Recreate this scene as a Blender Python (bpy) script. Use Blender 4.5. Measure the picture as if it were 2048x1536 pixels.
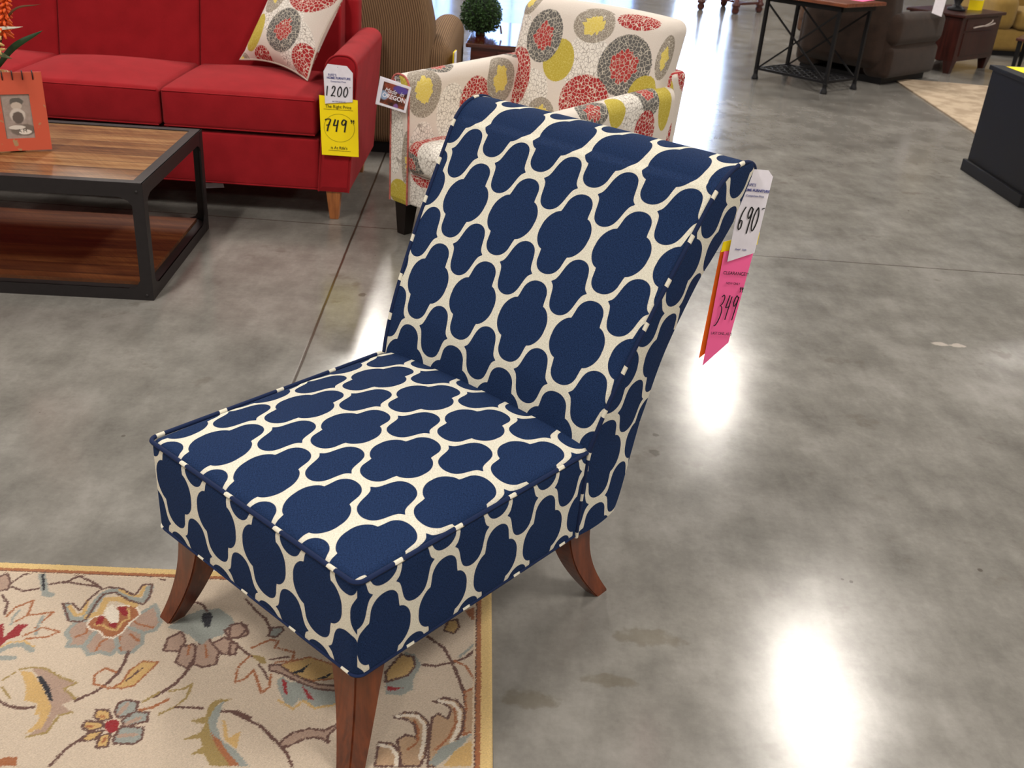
import bpy, bmesh, math, random
import numpy as np
from mathutils import Vector, Matrix
random.seed(7)
PI = math.pi
SC = bpy.context.scene
for o in list(bpy.data.objects):
    bpy.data.objects.remove(o)

# ------------------------------------------------------------------ camera
F_PX, PITCH, ROLL, CAM_H = 1984.8, 0.4723, 0.0768, 1.4972
cam_data = bpy.data.cameras.new('camera')
cam = bpy.data.objects.new('camera', cam_data)
SC.collection.objects.link(cam)
_f = Vector((0, math.cos(PITCH), -math.sin(PITCH)))
_r = Vector((1, 0, 0)); _u = _r.cross(_f)
_c, _s = math.cos(ROLL), math.sin(ROLL)
_r2 = _c * _r + _s * _u; _u2 = -_s * _r + _c * _u
cam.matrix_world = Matrix(((_r2.x, _u2.x, -_f.x, 0), (_r2.y, _u2.y, -_f.y, 0), (_r2.z, _u2.z, -_f.z, CAM_H), (0, 0, 0, 1)))
cam_data.sensor_fit = 'HORIZONTAL'; cam_data.sensor_width = 36.0
cam_data.lens = F_PX / 2048 * 36.0
cam_data.clip_start = 0.05; cam_data.clip_end = 200
cam_data.dof.use_dof = True; cam_data.dof.focus_distance = 2.3; cam_data.dof.aperture_fstop = 9.0
SC.camera = cam

# ------------------------------------------------------------------ world, exposure
world = bpy.data.worlds.new('world'); SC.world = world; world.use_nodes = True
_bg = world.node_tree.nodes['Background']
_bg.inputs['Color'].default_value = (0.55, 0.70, 1.0, 1); _bg.inputs['Strength'].default_value = 15.0
SC.view_settings.view_transform = 'Standard'; SC.view_settings.look = 'None'
SC.view_settings.exposure = 0.0; SC.view_settings.gamma = 1.0; SC.view_settings.use_curve_mapping = False
LAMP_W = 92.0
LAMP_COL = (1.0, 0.935, 0.85)
LAMP_H = 5.0

# ------------------------------------------------------------------ helpers
def link(o):
    SC.collection.objects.link(o); return o

def srgb(r, g, b):
    def f(c):
        c = c / 255.0
        return c / 12.92 if c <= 0.04045 else ((c + 0.055) / 1.055) ** 2.4
    return (f(r), f(g), f(b), 1)

class NT:
    def __init__(s, name):
        s.m = bpy.data.materials.new(name); s.m.use_nodes = True
        s.t = s.m.node_tree; s.b = s.t.nodes['Principled BSDF']
    def n(s, typ, **kw):
        nd = s.t.nodes.new(typ)
        for k, v in kw.items(): setattr(nd, k, v)
        return nd
    def put(s, sock, v):
        if v is None: return
        if isinstance(v, bpy.types.NodeSocket): s.t.links.new(v, sock)
        else: sock.default_value = v
    def math(s, op, a, b=None, c=None, clamp=False):
        nd = s.n('ShaderNodeMath', operation=op); nd.use_clamp = clamp
        s.put(nd.inputs[0], a); s.put(nd.inputs[1], b); s.put(nd.inputs[2], c)
        return nd.outputs[0]
    def mix(s, f, a, b):
        nd = s.n('ShaderNodeMix', data_type='RGBA')
        s.put(nd.inputs[0], f); s.put(nd.inputs[6], a); s.put(nd.inputs[7], b)
        return nd.outputs[2]
    def uv(s):
        return s.n('ShaderNodeUVMap').outputs[0]
    def obj(s):
        return s.n('ShaderNodeTexCoord').outputs['Object']
    def sep(s, v):
        nd = s.n('ShaderNodeSeparateXYZ'); s.put(nd.inputs[0], v); return nd.outputs
    def comb(s, x, y, z=0.0):
        nd = s.n('ShaderNodeCombineXYZ'); s.put(nd.inputs[0], x); s.put(nd.inputs[1], y); s.put(nd.inputs[2], z); return nd.outputs[0]
    def map(s, v, scale=(1, 1, 1), loc=(0, 0, 0), rot=(0, 0, 0)):
        nd = s.n('ShaderNodeMapping'); s.put(nd.inputs[0], v)
        nd.inputs['Scale'].default_value = scale; nd.inputs['Location'].default_value = loc; nd.inputs['Rotation'].default_value = rot
        return nd.outputs[0]
    def noise(s, v, scale, detail=3, rough=0.5):
        nd = s.n('ShaderNodeTexNoise'); s.put(nd.inputs['Vector'], v)
        nd.inputs['Scale'].default_value = scale; nd.inputs['Detail'].default_value = detail; nd.inputs['Roughness'].default_value = rough
        return nd.outputs[0]
    def vor(s, v, scale, feature='F1', out='Distance'):
        nd = s.n('ShaderNodeTexVoronoi', feature=feature); s.put(nd.inputs['Vector'], v); nd.inputs['Scale'].default_value = scale
        return nd.outputs[out]
    def step(s, x, a, b):
        nd = s.n('ShaderNodeMapRange'); s.put(nd.inputs[0], x); nd.interpolation_type = 'SMOOTHSTEP'
        s.put(nd.inputs[1], a); s.put(nd.inputs[2], b); return nd.outputs[0]
    def ramp(s, f, stops, interp='LINEAR'):
        nd = s.n('ShaderNodeValToRGB'); s.put(nd.inputs[0], f); cr = nd.color_ramp; cr.interpolation = interp
        while len(cr.elements) < len(stops): cr.elements.new(0.5)
        for e, (p, c) in zip(cr.elements, stops): e.position = p; e.color = c
        return nd.outputs[0]
    def bump(s, h, strength=0.3, dist=0.002):
        nd = s.n('ShaderNodeBump'); s.put(nd.inputs['Height'], h)
        nd.inputs['Strength'].default_value = strength; nd.inputs['Distance'].default_value = dist
        s.t.links.new(nd.outputs[0], s.b.inputs['Normal'])
    def fin(s, col, rough=0.8, spec=0.5, metal=0.0, sheen=0.0, coat=0.0):
        s.put(s.b.inputs['Base Color'], col); s.put(s.b.inputs['Roughness'], rough)
        s.put(s.b.inputs['Specular IOR Level'], spec); s.put(s.b.inputs['Metallic'], metal)
        s.put(s.b.inputs['Sheen Weight'], sheen); s.put(s.b.inputs['Coat Weight'], coat); s.b.inputs['Coat Roughness'].default_value = .28
        return s.m

_plain = {}
def plain(name, rgb, rough=0.6, spec=0.4, metal=0.0, var=0.06, sc=40):
    if name in _plain: return _plain[name]
    t = NT(name); c = srgb(*rgb)
    nz = t.noise(t.obj(), sc, 3)
    d = tuple(max(0, x * (1 - 2 * var)) for x in c[:3]) + (1,); l = tuple(min(1, x * (1 + 2 * var)) for x in c[:3]) + (1,)
    m = t.fin(t.mix(nz, d, l), rough, spec, metal)
    _plain[name] = m; return m

def mesh_obj(name, V, Fc, mat, parent=None, uvs=None, smooth=True, loc=None, rot=None):
    me = bpy.data.meshes.new(name); me.from_pydata([tuple(v) for v in V], [], [tuple(f) for f in Fc]); me.update()
    if uvs is not None:
        ul = me.uv_layers.new(name='UVMap'); flat = []
        for fuv in uvs:
            for q in fuv: flat += [q[0], q[1]]
        ul.data.foreach_set('uv', flat)
    if mat: me.materials.append(mat)
    if smooth: me.polygons.foreach_set('use_smooth', [True] * len(me.polygons))
    o = bpy.data.objects.new(name, me); link(o)
    if parent: o.parent = parent
    if loc: o.location = loc
    if rot: o.rotation_euler = rot
    return o

def thing(name, label, cat, loc=(0, 0, 0), rz=0.0, group=None):
    o = bpy.data.objects.new(name, None); link(o); o.empty_display_size = 0.1
    o.location = loc; o.rotation_euler = (0, 0, rz); o['label'] = label; o['category'] = cat
    if group: o['group'] = group
    return o

def tag(o, label, cat, group=None, kind=None):
    o['label'] = label; o['category'] = cat
    if group: o['group'] = group
    if kind: o['kind'] = kind
    return o

class MB:
    """collects simple solids that become ONE mesh"""
    def __init__(s): s.V = []; s.F = []
    def add(s, V, Fc):
        n = len(s.V); s.V += [tuple(v) for v in V]; s.F += [tuple(i + n for i in f) for f in Fc]; return s
    def hexa(s, P):
        return s.add(P, [(0, 3, 2, 1), (4, 5, 6, 7), (0, 1, 5, 4), (1, 2, 6, 5), (2, 3, 7, 6), (3, 0, 4, 7)])
    def box(s, x0, x1, y0, y1, z0, z1):
        return s.hexa([(x0, y0, z0), (x1, y0, z0), (x1, y1, z0), (x0, y1, z0), (x0, y0, z1), (x1, y0, z1), (x1, y1, z1), (x0, y1, z1)])
    def bar(s, a, b, w, h=None):
        a = Vector(a); b = Vector(b); h = h or w; d = (b - a).normalized()
        u = d.cross(Vector((0, 0, 1)))
        if u.length < 1e-3: u = Vector((1, 0, 0))
        u.normalize(); v = u.cross(d)
        P = [p + u * sx * w / 2 + v * sy * h / 2 for p in (a, b) for sx, sy in ((-1, -1), (1, -1), (1, 1), (-1, 1))]
        return s.hexa(P)
    def tube(s, pts, r, seg=8, cap=True):
        pts = [Vector(p) for p in pts]; n = len(pts); rr = r if isinstance(r, (list, tuple)) else [r] * n
        V = []; Fc = []; prev = None
        for i, p in enumerate(pts):
            d = (pts[min(i + 1, n - 1)] - pts[max(i - 1, 0)]).normalized()
            if prev is None:
                u = d.cross(Vector((0, 0, 1)))
                if u.length < 1e-2: u = d.cross(Vector((1, 0, 0)))
            else: u = prev - d * prev.dot(d)
            u.normalize(); prev = u; v = d.cross(u)
            for k in range(seg):
                a = 2 * PI * k / seg; V.append(p + (u * math.cos(a) + v * math.sin(a)) * rr[i])
        for i in range(n - 1):
            for k in range(seg):
                k2 = (k + 1) % seg; Fc.append((i * seg + k, i * seg + k2, (i + 1) * seg + k2, (i + 1) * seg + k))
        if cap:
            Fc.append(tuple(range(seg))[::-1]); Fc.append(tuple((n - 1) * seg + k for k in range(seg)))
        return s.add(V, Fc)
    def lathe(s, prof, c=(0, 0, 0), seg=20):
        V = []; Fc = []; n = len(prof)
        for r, z in prof:
            for k in range(seg):
                a = 2 * PI * k / seg; V.append((c[0] + r * math.cos(a), c[1] + r * math.sin(a), c[2] + z))
        for i in range(n - 1):
            for k in range(seg):
                k2 = (k + 1) % seg; Fc.append((i * seg + k, i * seg + k2, (i + 1) * seg + k2, (i + 1) * seg + k))
        Fc.append(tuple(range(seg))[::-1]); Fc.append(tuple((n - 1) * seg + k for k in range(seg)))
        return s.add(V, Fc)
    def build(s, name, mat, parent=None, bevel=0.0, smooth=False, loc=None, rot=None):
        o = mesh_obj(name, s.V, s.F, mat, parent, smooth=smooth, loc=loc, rot=rot)
        bm = bmesh.new(); bm.from_mesh(o.data); bmesh.ops.recalc_face_normals(bm, faces=bm.faces)
        if bevel: bmesh.ops.bevel(bm, geom=list(bm.edges), offset=bevel, segments=2, affect='EDGES', profile=0.7)
        bm.to_mesh(o.data); bm.free()
        return o

def axis_pts(a, b, r, n, m=4):
    L = b - a; r = min(r, L / 2 * 0.999)
    t = [r * math.tan(PI / 4 * k / m) for k in range(m + 1)]
    lo = [a + r - v for v in t[::-1]]; hi = [b - r + v for v in t]
    mid = [a + r + (L - 2 * r) * k / n for k in range(1, n)]
    return lo + mid + hi

def soft_box(name, dims, r, mat, parent=None, n=(8, 8, 6), crown=None, warp=None, uvf=None, m=4, jit=0.0):
    """rounded upholstered block. dims=(x0,x1,y0,y1,z0,z1); crown={'+z':0.02,...}; warp(p)->p; uvf(face,p)->uv"""
    x0, x1, y0, y1, z0, z1 = dims; lo = Vector((x0, y0, z0)); hi = Vector((x1, y1, z1))
    r = min(r, (x1 - x0) / 2.01, (y1 - y0) / 2.01, (z1 - z0) / 2.01)
    ax = [axis_pts(x0, x1, r, n[0], m), axis_pts(y0, y1, r, n[1], m), axis_pts(z0, z1, r, n[2], m)]
    crown = crown or {}
    idx = {}; V = []; Fc = []; UV = []
    def place(p):
        q = Vector([min(max(p[i], lo[i] + r), hi[i] - r) for i in range(3)])
        d = p - q
        if d.length > 1e-9: q = q + d.normalized() * r
        for k, amt in crown.items():
            a = 'xyz'.index(k[1]); b, c = [i for i in range(3) if i != a]
            cen = (lo[a] + hi[a]) / 2; half = (hi[a] - lo[a]) / 2
            w = (q[a] - cen) / half if k[0] == '+' else (cen - q[a]) / half
            if w > 0:
                ub = 2 * (q[b] - lo[b]) / (hi[b] - lo[b]) - 1; uc = 2 * (q[c] - lo[c]) / (hi[c] - lo[c]) - 1
                q[a] += (1 if k[0] == '+' else -1) * amt * w * (1 - abs(ub) ** 2.5) * (1 - abs(uc) ** 2.5)
        return warp(q) if warp else q
    for a in range(3):
        b, c = [(1, 2), (2, 0), (0, 1)][a]
        for side in (0, 1):
            val = hi[a] if side else lo[a]; fn = ('+' if side else '-') + 'xyz'[a]
            B, Cc = ax[b], ax[c]
            def vid(i, j):
                p = Vector((0, 0, 0)); p[a] = val; p[b] = B[i]; p[c] = Cc[j]
                key = (round(p.x, 6), round(p.y, 6), round(p.z, 6))
                if key not in idx: idx[key] = len(V); V.append(place(p))
                return idx[key], p
            for i in range(len(B) - 1):
                for j in range(len(Cc) - 1):
                    q = [vid(i, j), vid(i + 1, j), vid(i + 1, j + 1), vid(i, j + 1)]
                    if not side: q = q[::-1]
                    Fc.append([t[0] for t in q])
                    if uvf: UV.append([uvf(fn, t[1]) for t in q])
                    else: UV.append([(t[1][b], t[1][c]) if a == 2 else ((t[1][1], t[1][2]) if a == 0 else (t[1][0], t[1][2])) for t in q])
    return mesh_obj(name, V, Fc, mat, parent, uvs=UV)

def ladder(name, rows, mat, parent=None, closed=False, uvs=None, smooth=True, caps=False):
    """grid of rows of points; uvs same shape"""
    V = [p for r in rows for p in r]; w = len(rows[0]); Fc = []; UV = []
    R = len(rows)
    for i in range(R if closed else R - 1):
        i2 = (i + 1) % R
        for j in range(w - 1):
            Fc.append((i * w + j, i * w + j + 1, i2 * w + j + 1, i2 * w + j))
            if uvs: UV.append([uvs[i][j], uvs[i][j + 1], uvs[i2][j + 1], uvs[i2][j]])
    if caps:
        Fc.append(tuple(i * w for i in range(R))[::-1]); Fc.append(tuple(i * w + w - 1 for i in range(R)))
    return mesh_obj(name, V, Fc, mat, parent, uvs=UV if uvs else None, smooth=smooth)

def piping(name, pts, r, mat, parent=None, closed=False, seg=7):
    """welt cord with UV.x = running length"""
    pts = [Vector(p) for p in pts]
    n = len(pts); V = []; UVr = []; s = 0; prev = None
    m = n + 1 if closed else n
    for i in range(m):
        p = pts[i % n]
        if i: s += (p - pts[(i - 1) % n]).length
        a = pts[(i - 1) % n] if (closed or i) else p; b = pts[(i + 1) % n] if (closed or i < n - 1) else p
        d = (b - a).normalized()
        if prev is None:
            u = d.cross(Vector((0, 0, 1)))
            if u.length < 1e-2: u = d.cross(Vector((1, 0, 0)))
        else: u = prev - d * prev.dot(d)
        u.normalize(); prev = u; v = d.cross(u)
        for k in range(seg + 1):
            t = 2 * PI * k / seg; V.append(p + (u * math.cos(t) + v * math.sin(t)) * r); UVr.append((s, k / seg))
    Fc = []; UV = []; w = seg + 1
    for i in range(m - 1):
        for k in range(seg):
            q = (i * w + k, i * w + k + 1, (i + 1) * w + k + 1, (i + 1) * w + k); Fc.append(q); UV.append([UVr[j] for j in q])
    return mesh_obj(name, V, Fc, mat, parent, uvs=UV)

def dense(pts, step=0.01, closed=False):
    out = []; pts = [Vector(p) for p in pts]; n = len(pts)
    for i in range(n if closed else n - 1):
        a, b = pts[i], pts[(i + 1) % n]; k = max(1, int((b - a).length / step))
        out += [a.lerp(b, t / k) for t in range(k)]
    if not closed: out.append(pts[-1])
    return out

def spline(pts, k=8):
    P = [Vector(p) for p in pts]; P = [2 * P[0] - P[1]] + P + [2 * P[-1] - P[-2]]; out = []
    for i in range(1, len(P) - 2):
        for j in range(k):
            t = j / k
            out.append(0.5 * ((2 * P[i]) + (P[i + 1] - P[i - 1]) * t + (2 * P[i - 1] - 5 * P[i] + 4 * P[i + 1] - P[i + 2]) * t * t + (3 * P[i] - P[i - 1] - 3 * P[i + 1] + P[i + 2]) * t ** 3))
    out.append(P[-2]); return out

# ---- writing: printed text and pen strokes on a card whose local frame is x right, z up, facing -y
def text_on(name, s, size, x, z, mat, parent, y=-0.0012, align='CENTER', shear=0.0, sx=1.0, bold=0.0):
    cu = bpy.data.curves.new(name, 'FONT'); cu.body = s; cu.size = size; cu.align_x = align; cu.shear = shear; cu.extrude = 0.0002; cu.offset = bold
    tmp = bpy.data.objects.new(name, cu); link(tmp)
    dg = bpy.context.evaluated_depsgraph_get(); me = bpy.data.meshes.new_from_object(tmp.evaluated_get(dg))
    bpy.data.objects.remove(tmp)
    me.name = name; me.materials.clear(); me.materials.append(mat)
    me.transform(Matrix(((sx, 0, 0, x), (0, 0, -1, y), (0, 1, 0, z), (0, 0, 0, 1))))
    o = bpy.data.objects.new(name, me); link(o); o.parent = parent
    return o

DIG = {'0': [[(.5, 1), (.2, .8), (.05, .4), (.15, .05), (.4, 0), (.7, .3), (.75, .7), (.5, 1), (.35, .9)]],
       '1': [[(.35, 1), (.3, .5), (.28, 0)]],
       '2': [[(.1, .75), (.3, 1), (.6, .95), (.6, .65), (.3, .3), (0, 0), (.3, .06), (.75, 0)]],
       '3': [[(.1, .9), (.4, 1), (.6, .85), (.45, .6), (.25, .5), (.5, .4), (.6, .1), (.4, -.25), (.1, -.45), (-.1, -.45)]],
       '4': [[(.3, 1), (.1, .5), (.15, .42), (.7, .5)], [(.68, .95), (.55, .4), (.45, -.15)]],
       '6': [[(.6, 1), (.25, .7), (.05, .25), (.2, 0), (.5, .1), (.5, .35), (.25, .4), (.1, .25)]],
       '7': [[(0, .85), (.05, .95), (.65, .95), (.4, .4), (.25, -.15)], [(.1, .4), (.6, .5)]],
       '9': [[(.7, .9), (.4, 1), (.15, .7), (.35, .5), (.65, .7), (.75, .95), (.65, .4), (.55, -.15)]],
       '-': [[(0, .95), (.45, 1)]]}
def pen(name, s, x, z, w, h, gap, r, mat, parent, y=-0.0018, slant=0.0):
    V = []; Fc = []; cx = x
    for ch in s:
        for st in DIG[ch]:
            q = [(cx + (px + slant * pz) * w, z + pz * h) for px, pz in st]
            q = [(p.x, p.y) for p in spline([(a, b, 0) for a, b in q], 5)]
            L = []; n = len(q)
            for i, (px, pz) in enumerate(q):
                a = q[max(0, i - 1)]; b = q[min(n - 1, i + 1)]; dx, dz = b[0] - a[0], b[1] - a[1]; l = math.hypot(dx, dz) or 1
                rr = r * (0.75 + 0.5 * abs(dz / l)); L.append(((px - dz / l * rr, pz + dx / l * rr), (px + dz / l * rr, pz - dx / l * rr)))
            k = len(V)
            for a, b in L: V += [(a[0], y, a[1]), (b[0], y, b[1]), (a[0], y + .0004, a[1]), (b[0], y + .0004, b[1])]
            for i in range(n - 1):
                j = k + 4 * i; Fc += [(j, j + 1, j + 5, j + 4), (j + 2, j + 6, j + 7, j + 3), (j, j + 4, j + 6, j + 2), (j + 1, j + 3, j + 7, j + 5)]
        cx += gap
    return mesh_obj(name, V, Fc, mat, parent, smooth=False)

def card(name, outline, mat, parent, y=0.0, t=0.001, bow=0.0):
    """thin sheet with outline [(x,z)...], facing -y, bent a little"""
    n = len(outline); b = lambda z: bow * z * z
    V = [(x, y + b(z), z) for x, z in outline] + [(x, y + b(z) + t, z) for x, z in outline]
    Fc = [tuple(range(n)), tuple(range(n, 2 * n))[::-1]] + [(i, i + n, (i + 1) % n + n, (i + 1) % n) for i in range(n)]
    return mesh_obj(name, V, Fc, mat, parent, smooth=False)

# ------------------------------------------------------------------ materials
def float_curve(t, x, pts):
    nd = t.n('ShaderNodeFloatCurve'); c = nd.mapping.curves[0]
    for i, (a, b, h) in enumerate(pts):
        if i == 0: p = c.points[0]; p.location = (a, b)
        elif i == len(pts) - 1: p = c.points[-1]; p.location = (a, b)
        else: p = c.points.new(a, b)
    srt = sorted(c.points, key=lambda p: p.location[0])
    for p, (a, b, h) in zip(srt, pts): p.handle_type = 'VECTOR' if h else 'AUTO'
    nd.mapping.update(); t.put(nd.inputs['Value'], x)
    return nd.outputs[0]

BIG = [(.0665, 0, 0), (.066, .012, 0), (.062, .025, 0), (.054, .037, 0), (.045, .0445, 0), (.0375, .0475, 1), (.036, .054, 0), (.0345, .064, 0), (.032, .076, 0), (.025, .087, 0), (.013, .0945, 0), (0, .0965, 0)]
SML = [(.050, 0, 1), (.043, .0065, 0), (.039, .014, 0), (.036, .024, 0), (.0335, .034, 0), (.030, .045, 0), (.0235, .056, 0), (.0125, .0635, 0), (0, .066, 0)]
def polar(pts): return [(math.atan2(y, x) / (PI / 2), math.hypot(x, y) * 8, h) for x, y, h in pts]
PU, PV = 0.149, 0.207
def lattice_mat():
    t = NT('navy_lattice_fabric'); u, v, _ = t.sep(t.uv())
    wob = t.noise(t.uv(), 9, 1)
    def cell(off, pts):
        U = t.math('MULTIPLY', t.math('SUBTRACT', t.math('FRACT', t.math('ADD', t.math('DIVIDE', u, PU), off)), .5), PU)
        Vv = t.math('MULTIPLY', t.math('SUBTRACT', t.math('FRACT', t.math('ADD', t.math('DIVIDE', v, PV), off)), .5), PV)
        r = t.math('SQRT', t.math('ADD', t.math('MULTIPLY', U, U), t.math('MULTIPLY', Vv, Vv)))
        th = t.math('DIVIDE', t.math('ARCTAN2', t.math('ABSOLUTE', Vv), t.math('ABSOLUTE', U)), PI / 2)
        R = t.math('DIVIDE', float_curve(t, th, polar(pts)), 8.0)
        return t.math('SUBTRACT', R, r)
    d = t.math('MAXIMUM', cell(.5, BIG), cell(0.0, SML))
    nav = t.step(d, .0016, .0030)
    w1 = t.noise(t.map(t.uv(), (1, 6, 1)), 260, 2); w2 = t.noise(t.map(t.uv(), (6, 1, 1)), 260, 2)
    wv = t.step(t.math('MULTIPLY', t.math('ADD', w1, w2), .5), .32, .68)
    cn = t.mix(wv, srgb(8, 20, 46), srgb(36, 58, 98)); cc = t.mix(wv, srgb(186, 181, 164), srgb(230, 226, 212))
    t.bump(wv, .35, .0015)
    return t.fin(t.mix(nav, cc, cn), .9, .12)

def stripe_mat():
    t = NT('striped_piping_fabric'); u, v, _ = t.sep(t.uv())
    f = t.math('FRACT', t.math('DIVIDE', t.math('ADD', u, t.math('MULTIPLY', v, .004)), .147))
    m = t.step(f, .12, .13)
    nz = t.noise(t.uv(), 300, 2)
    return t.fin(t.mix(m, srgb(205, 200, 184), t.mix(nz, srgb(10, 22, 52), srgb(20, 38, 76))), .85, .25)

def stripe_mat2():
    t = NT('short_striped_piping_fabric'); u, v, _ = t.sep(t.uv())
    f = t.math('FRACT', t.math('DIVIDE', t.math('ADD', u, t.math('MULTIPLY', v, .004)), .098))
    m = t.step(f, .17, .18)
    nz = t.noise(t.uv(), 300, 2)
    return t.fin(t.mix(m, srgb(205, 200, 184), t.mix(nz, srgb(10, 22, 52), srgb(20, 38, 76))), .85, .25)

def floral_mat(name, discs, base=(218, 209, 201)):
    """woven fabric: discs = [(kind,u,v,ru,rv)]; kinds R red, G grey+red heart, T taupe+yellow heart, Y yellow, W white web"""
    t = NT(name); uv = t.uv()
    wn = t.n('ShaderNodeTexNoise'); t.put(wn.inputs['Vector'], uv); wn.inputs['Scale'].default_value = 30
    edge = t.vor(uv, 62, 'DISTANCE_TO_EDGE'); cpos = t.vor(uv, 62, 'F1', 'Position')
    edge2 = t.vor(uv, 92, 'DISTANCE_TO_EDGE')
    line = t.math('SUBTRACT', 1.0, t.step(edge, .02, .075)); line2 = t.math('SUBTRACT', 1.0, t.step(edge2, .01, .06))
    fu, fv, _ = t.sep(uv); cu, cv, _ = t.sep(cpos)
    fine = t.noise(uv, 220, 2)
    col = t.mix(fine, srgb(base[0] - 14, base[1] - 16, base[2] - 18), srgb(*base))
    cream = srgb(216, 206, 192)
    for k, u, v, ru, rv in discs:
        def D(a, b, s=1.0):
            x = t.math('DIVIDE', t.math('SUBTRACT', a, u), ru * s); y = t.math('DIVIDE', t.math('SUBTRACT', b, v), rv * s)
            return t.math('SQRT', t.math('ADD', t.math('MULTIPLY', x, x), t.math('MULTIPLY', y, y)))
        d = D(fu, fv); ins = t.math('LESS_THAN', t.math('ADD', d, t.math('MULTIPLY', t.math('SUBTRACT', fine, .5), .12)), 1.0)
        dc = D(cu, cv)
        if k == 'R': c = t.mix(line, srgb(158, 36, 38), cream)
        elif k == 'G':
            h = t.math('LESS_THAN', dc, .52); c = t.mix(line, t.mix(h, srgb(92, 90, 88), srgb(165, 52, 50)), srgb(190, 182, 168))
        elif k == 'T':
            h = t.math('LESS_THAN', dc, .5); c = t.mix(line2, t.mix(h, srgb(140, 130, 118), srgb(212, 190, 92)), t.mix(h, srgb(206, 198, 184), srgb(222, 208, 140)))
        elif k == 'Y': c = t.mix(line2, srgb(178, 160, 58), srgb(200, 186, 100))
        else: c = t.mix(line, srgb(226, 220, 212), srgb(158, 150, 142))
        col = t.mix(ins, col, c)
    t.bump(t.math('SUBTRACT', fine, t.math('MULTIPLY', line, .4)), .3, .0015)
    return t.fin(col, .8, .3)

def wood(name, a, b, axis=0, sc=1.0, rough=.4, coat=0.0, spec=.5, coat_r=.28):
    t = NT(name); s = [14 * sc] * 3; s[axis] = 1.2 * sc
    n1 = t.noise(t.map(t.obj(), tuple(s)), 3.0, 5, .6); s2 = [60 * sc] * 3; s2[axis] = 3 * sc
    n2 = t.noise(t.map(t.obj(), tuple(s2)), 3.0, 3)
    f = t.math('ADD', t.math('MULTIPLY', n1, .7), t.math('MULTIPLY', n2, .3))
    t.bump(n2, .1, .001)
    m = t.fin(t.mix(t.step(f, .3, .7), srgb(*a), srgb(*b)), rough, spec, coat=coat); t.b.inputs['Coat Roughness'].default_value = coat_r
    return m

def planks(name, pw, cols, rough=.42, rot=0.0):
    t = NT(name); x, y, z = t.sep(t.obj())
    row = t.math('FLOOR', t.math('DIVIDE', y, pw)); fr = t.math('FRACT', t.math('DIVIDE', y, pw))
    w = t.n('ShaderNodeTexWhiteNoise', noise_dimensions='1D'); t.put(w.inputs['W'], row); rnd = w.outputs[0]
    v = t.comb(t.math('ADD', x, t.math('MULTIPLY', rnd, 9)), t.math('MULTIPLY', y, 9), z)
    n1 = t.noise(v, 3.2, 5, .62)
    saw = t.noise(t.map(t.comb(t.math('ADD', x, t.math('MULTIPLY', y, .8)), t.math('MULTIPLY', y, .05), z), (1, 1, 1)), 120, 2)
    f = t.math('ADD', t.math('ADD', t.math('MULTIPLY', n1, .75), t.math('MULTIPLY', saw, .22)), t.math('MULTIPLY', t.math('SUBTRACT', rnd, .5), .22))
    c = t.ramp(f, [(0.28, srgb(*cols[0])), (0.5, srgb(*cols[1])), (0.72, srgb(*cols[2]))])
    gap = t.math('ADD', t.math('LESS_THAN', fr, .02), t.math('GREATER_THAN', fr, .985), clamp=True)
    t.bump(t.math('SUBTRACT', saw, t.math('MULTIPLY', gap, 1.5)), .2, .001)
    return t.fin(t.mix(gap, c, srgb(30, 16, 8)), rough, .5, coat=.25)

def weave(name, a, b, sc=300, rough=.9, bumpy=.3, spec=.2, sheen=.1):
    t = NT(name); v = t.obj()
    w1 = t.noise(t.map(v, (1, 1, 5)), sc, 2); w2 = t.noise(t.map(v, (5, 5, 1)), sc, 2); lo = t.noise(v, 12, 2)
    f = t.math('ADD', t.math('MULTIPLY', t.math('ADD', w1, w2), .4), t.math('MULTIPLY', lo, .2))
    t.bump(t.math('ADD', w1, w2), bumpy, .0015)
    return t.fin(t.mix(t.step(f, .3, .7), srgb(*a), srgb(*b)), rough, spec, sheen=sheen)

def corduroy(name, a, b, pitch=.011):
    t = NT(name); u, v, _ = t.sep(t.uv())
    f = t.math('SINE', t.math('MULTIPLY', u, 2 * PI / pitch)); f = t.math('ADD', t.math('MULTIPLY', f, .5), .5)
    n = t.noise(t.map(t.uv(), (60, 400, 1)), 1, 2)
    t.bump(f, .5, .003)
    return t.fin(t.mix(t.math('ADD', t.math('MULTIPLY', f, .75), t.math('MULTIPLY', n, .25)), srgb(*a), srgb(*b)), .9, .15)

M_LAT = lattice_mat(); M_PIPE = stripe_mat(); M_PIPE2 = stripe_mat2()
M_LEG = wood('reddish_leg_wood', (66, 27, 13), (112, 53, 25), 2, 1.0, .32, .3)
M_RED = weave('red_linen_fabric', (122, 16, 22), (162, 30, 38), 420, .93, .4, .15, .04)
M_IRON = plain('dark_iron', (38, 34, 35), .5, .4, .3, .12)
M_BLACK = plain('black_satin', (15, 14, 17), .5, .25)
M_INK = plain('black_ink', (22, 22, 26), .6)
M_BLUEINK = plain('blue_ink', (70, 74, 140), .6)
M_WCARD = plain('white_card', (226, 222, 232), .6)
M_YCARD = plain('yellow_card', (250, 222, 0), .6, var=.01)
M_PCARD = plain('pink_card', (255, 105, 165), .6, var=.01)
M_OCARD = plain('orange_card', (255, 110, 10), .6, var=.01)
M_TAN = corduroy('tan_corduroy', (66, 48, 36), (140, 112, 84), .013)
M_OLIVE = weave('olive_tan_fabric', (120, 94, 46), (160, 130, 70), 200)
M_BROWN = weave('dark_brown_fabric', (26, 18, 15), (58, 42, 33), 160)
M_DWOOD = wood('dark_cherry_wood', (46, 14, 10), (86, 30, 20), 0, 1.0, .22, .5)
M_GLOSSTOP = wood('polished_cherry_top', (46, 14, 10), (92, 32, 20), 0, 1.0, .2, 1.0, .6, .06)
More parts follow.
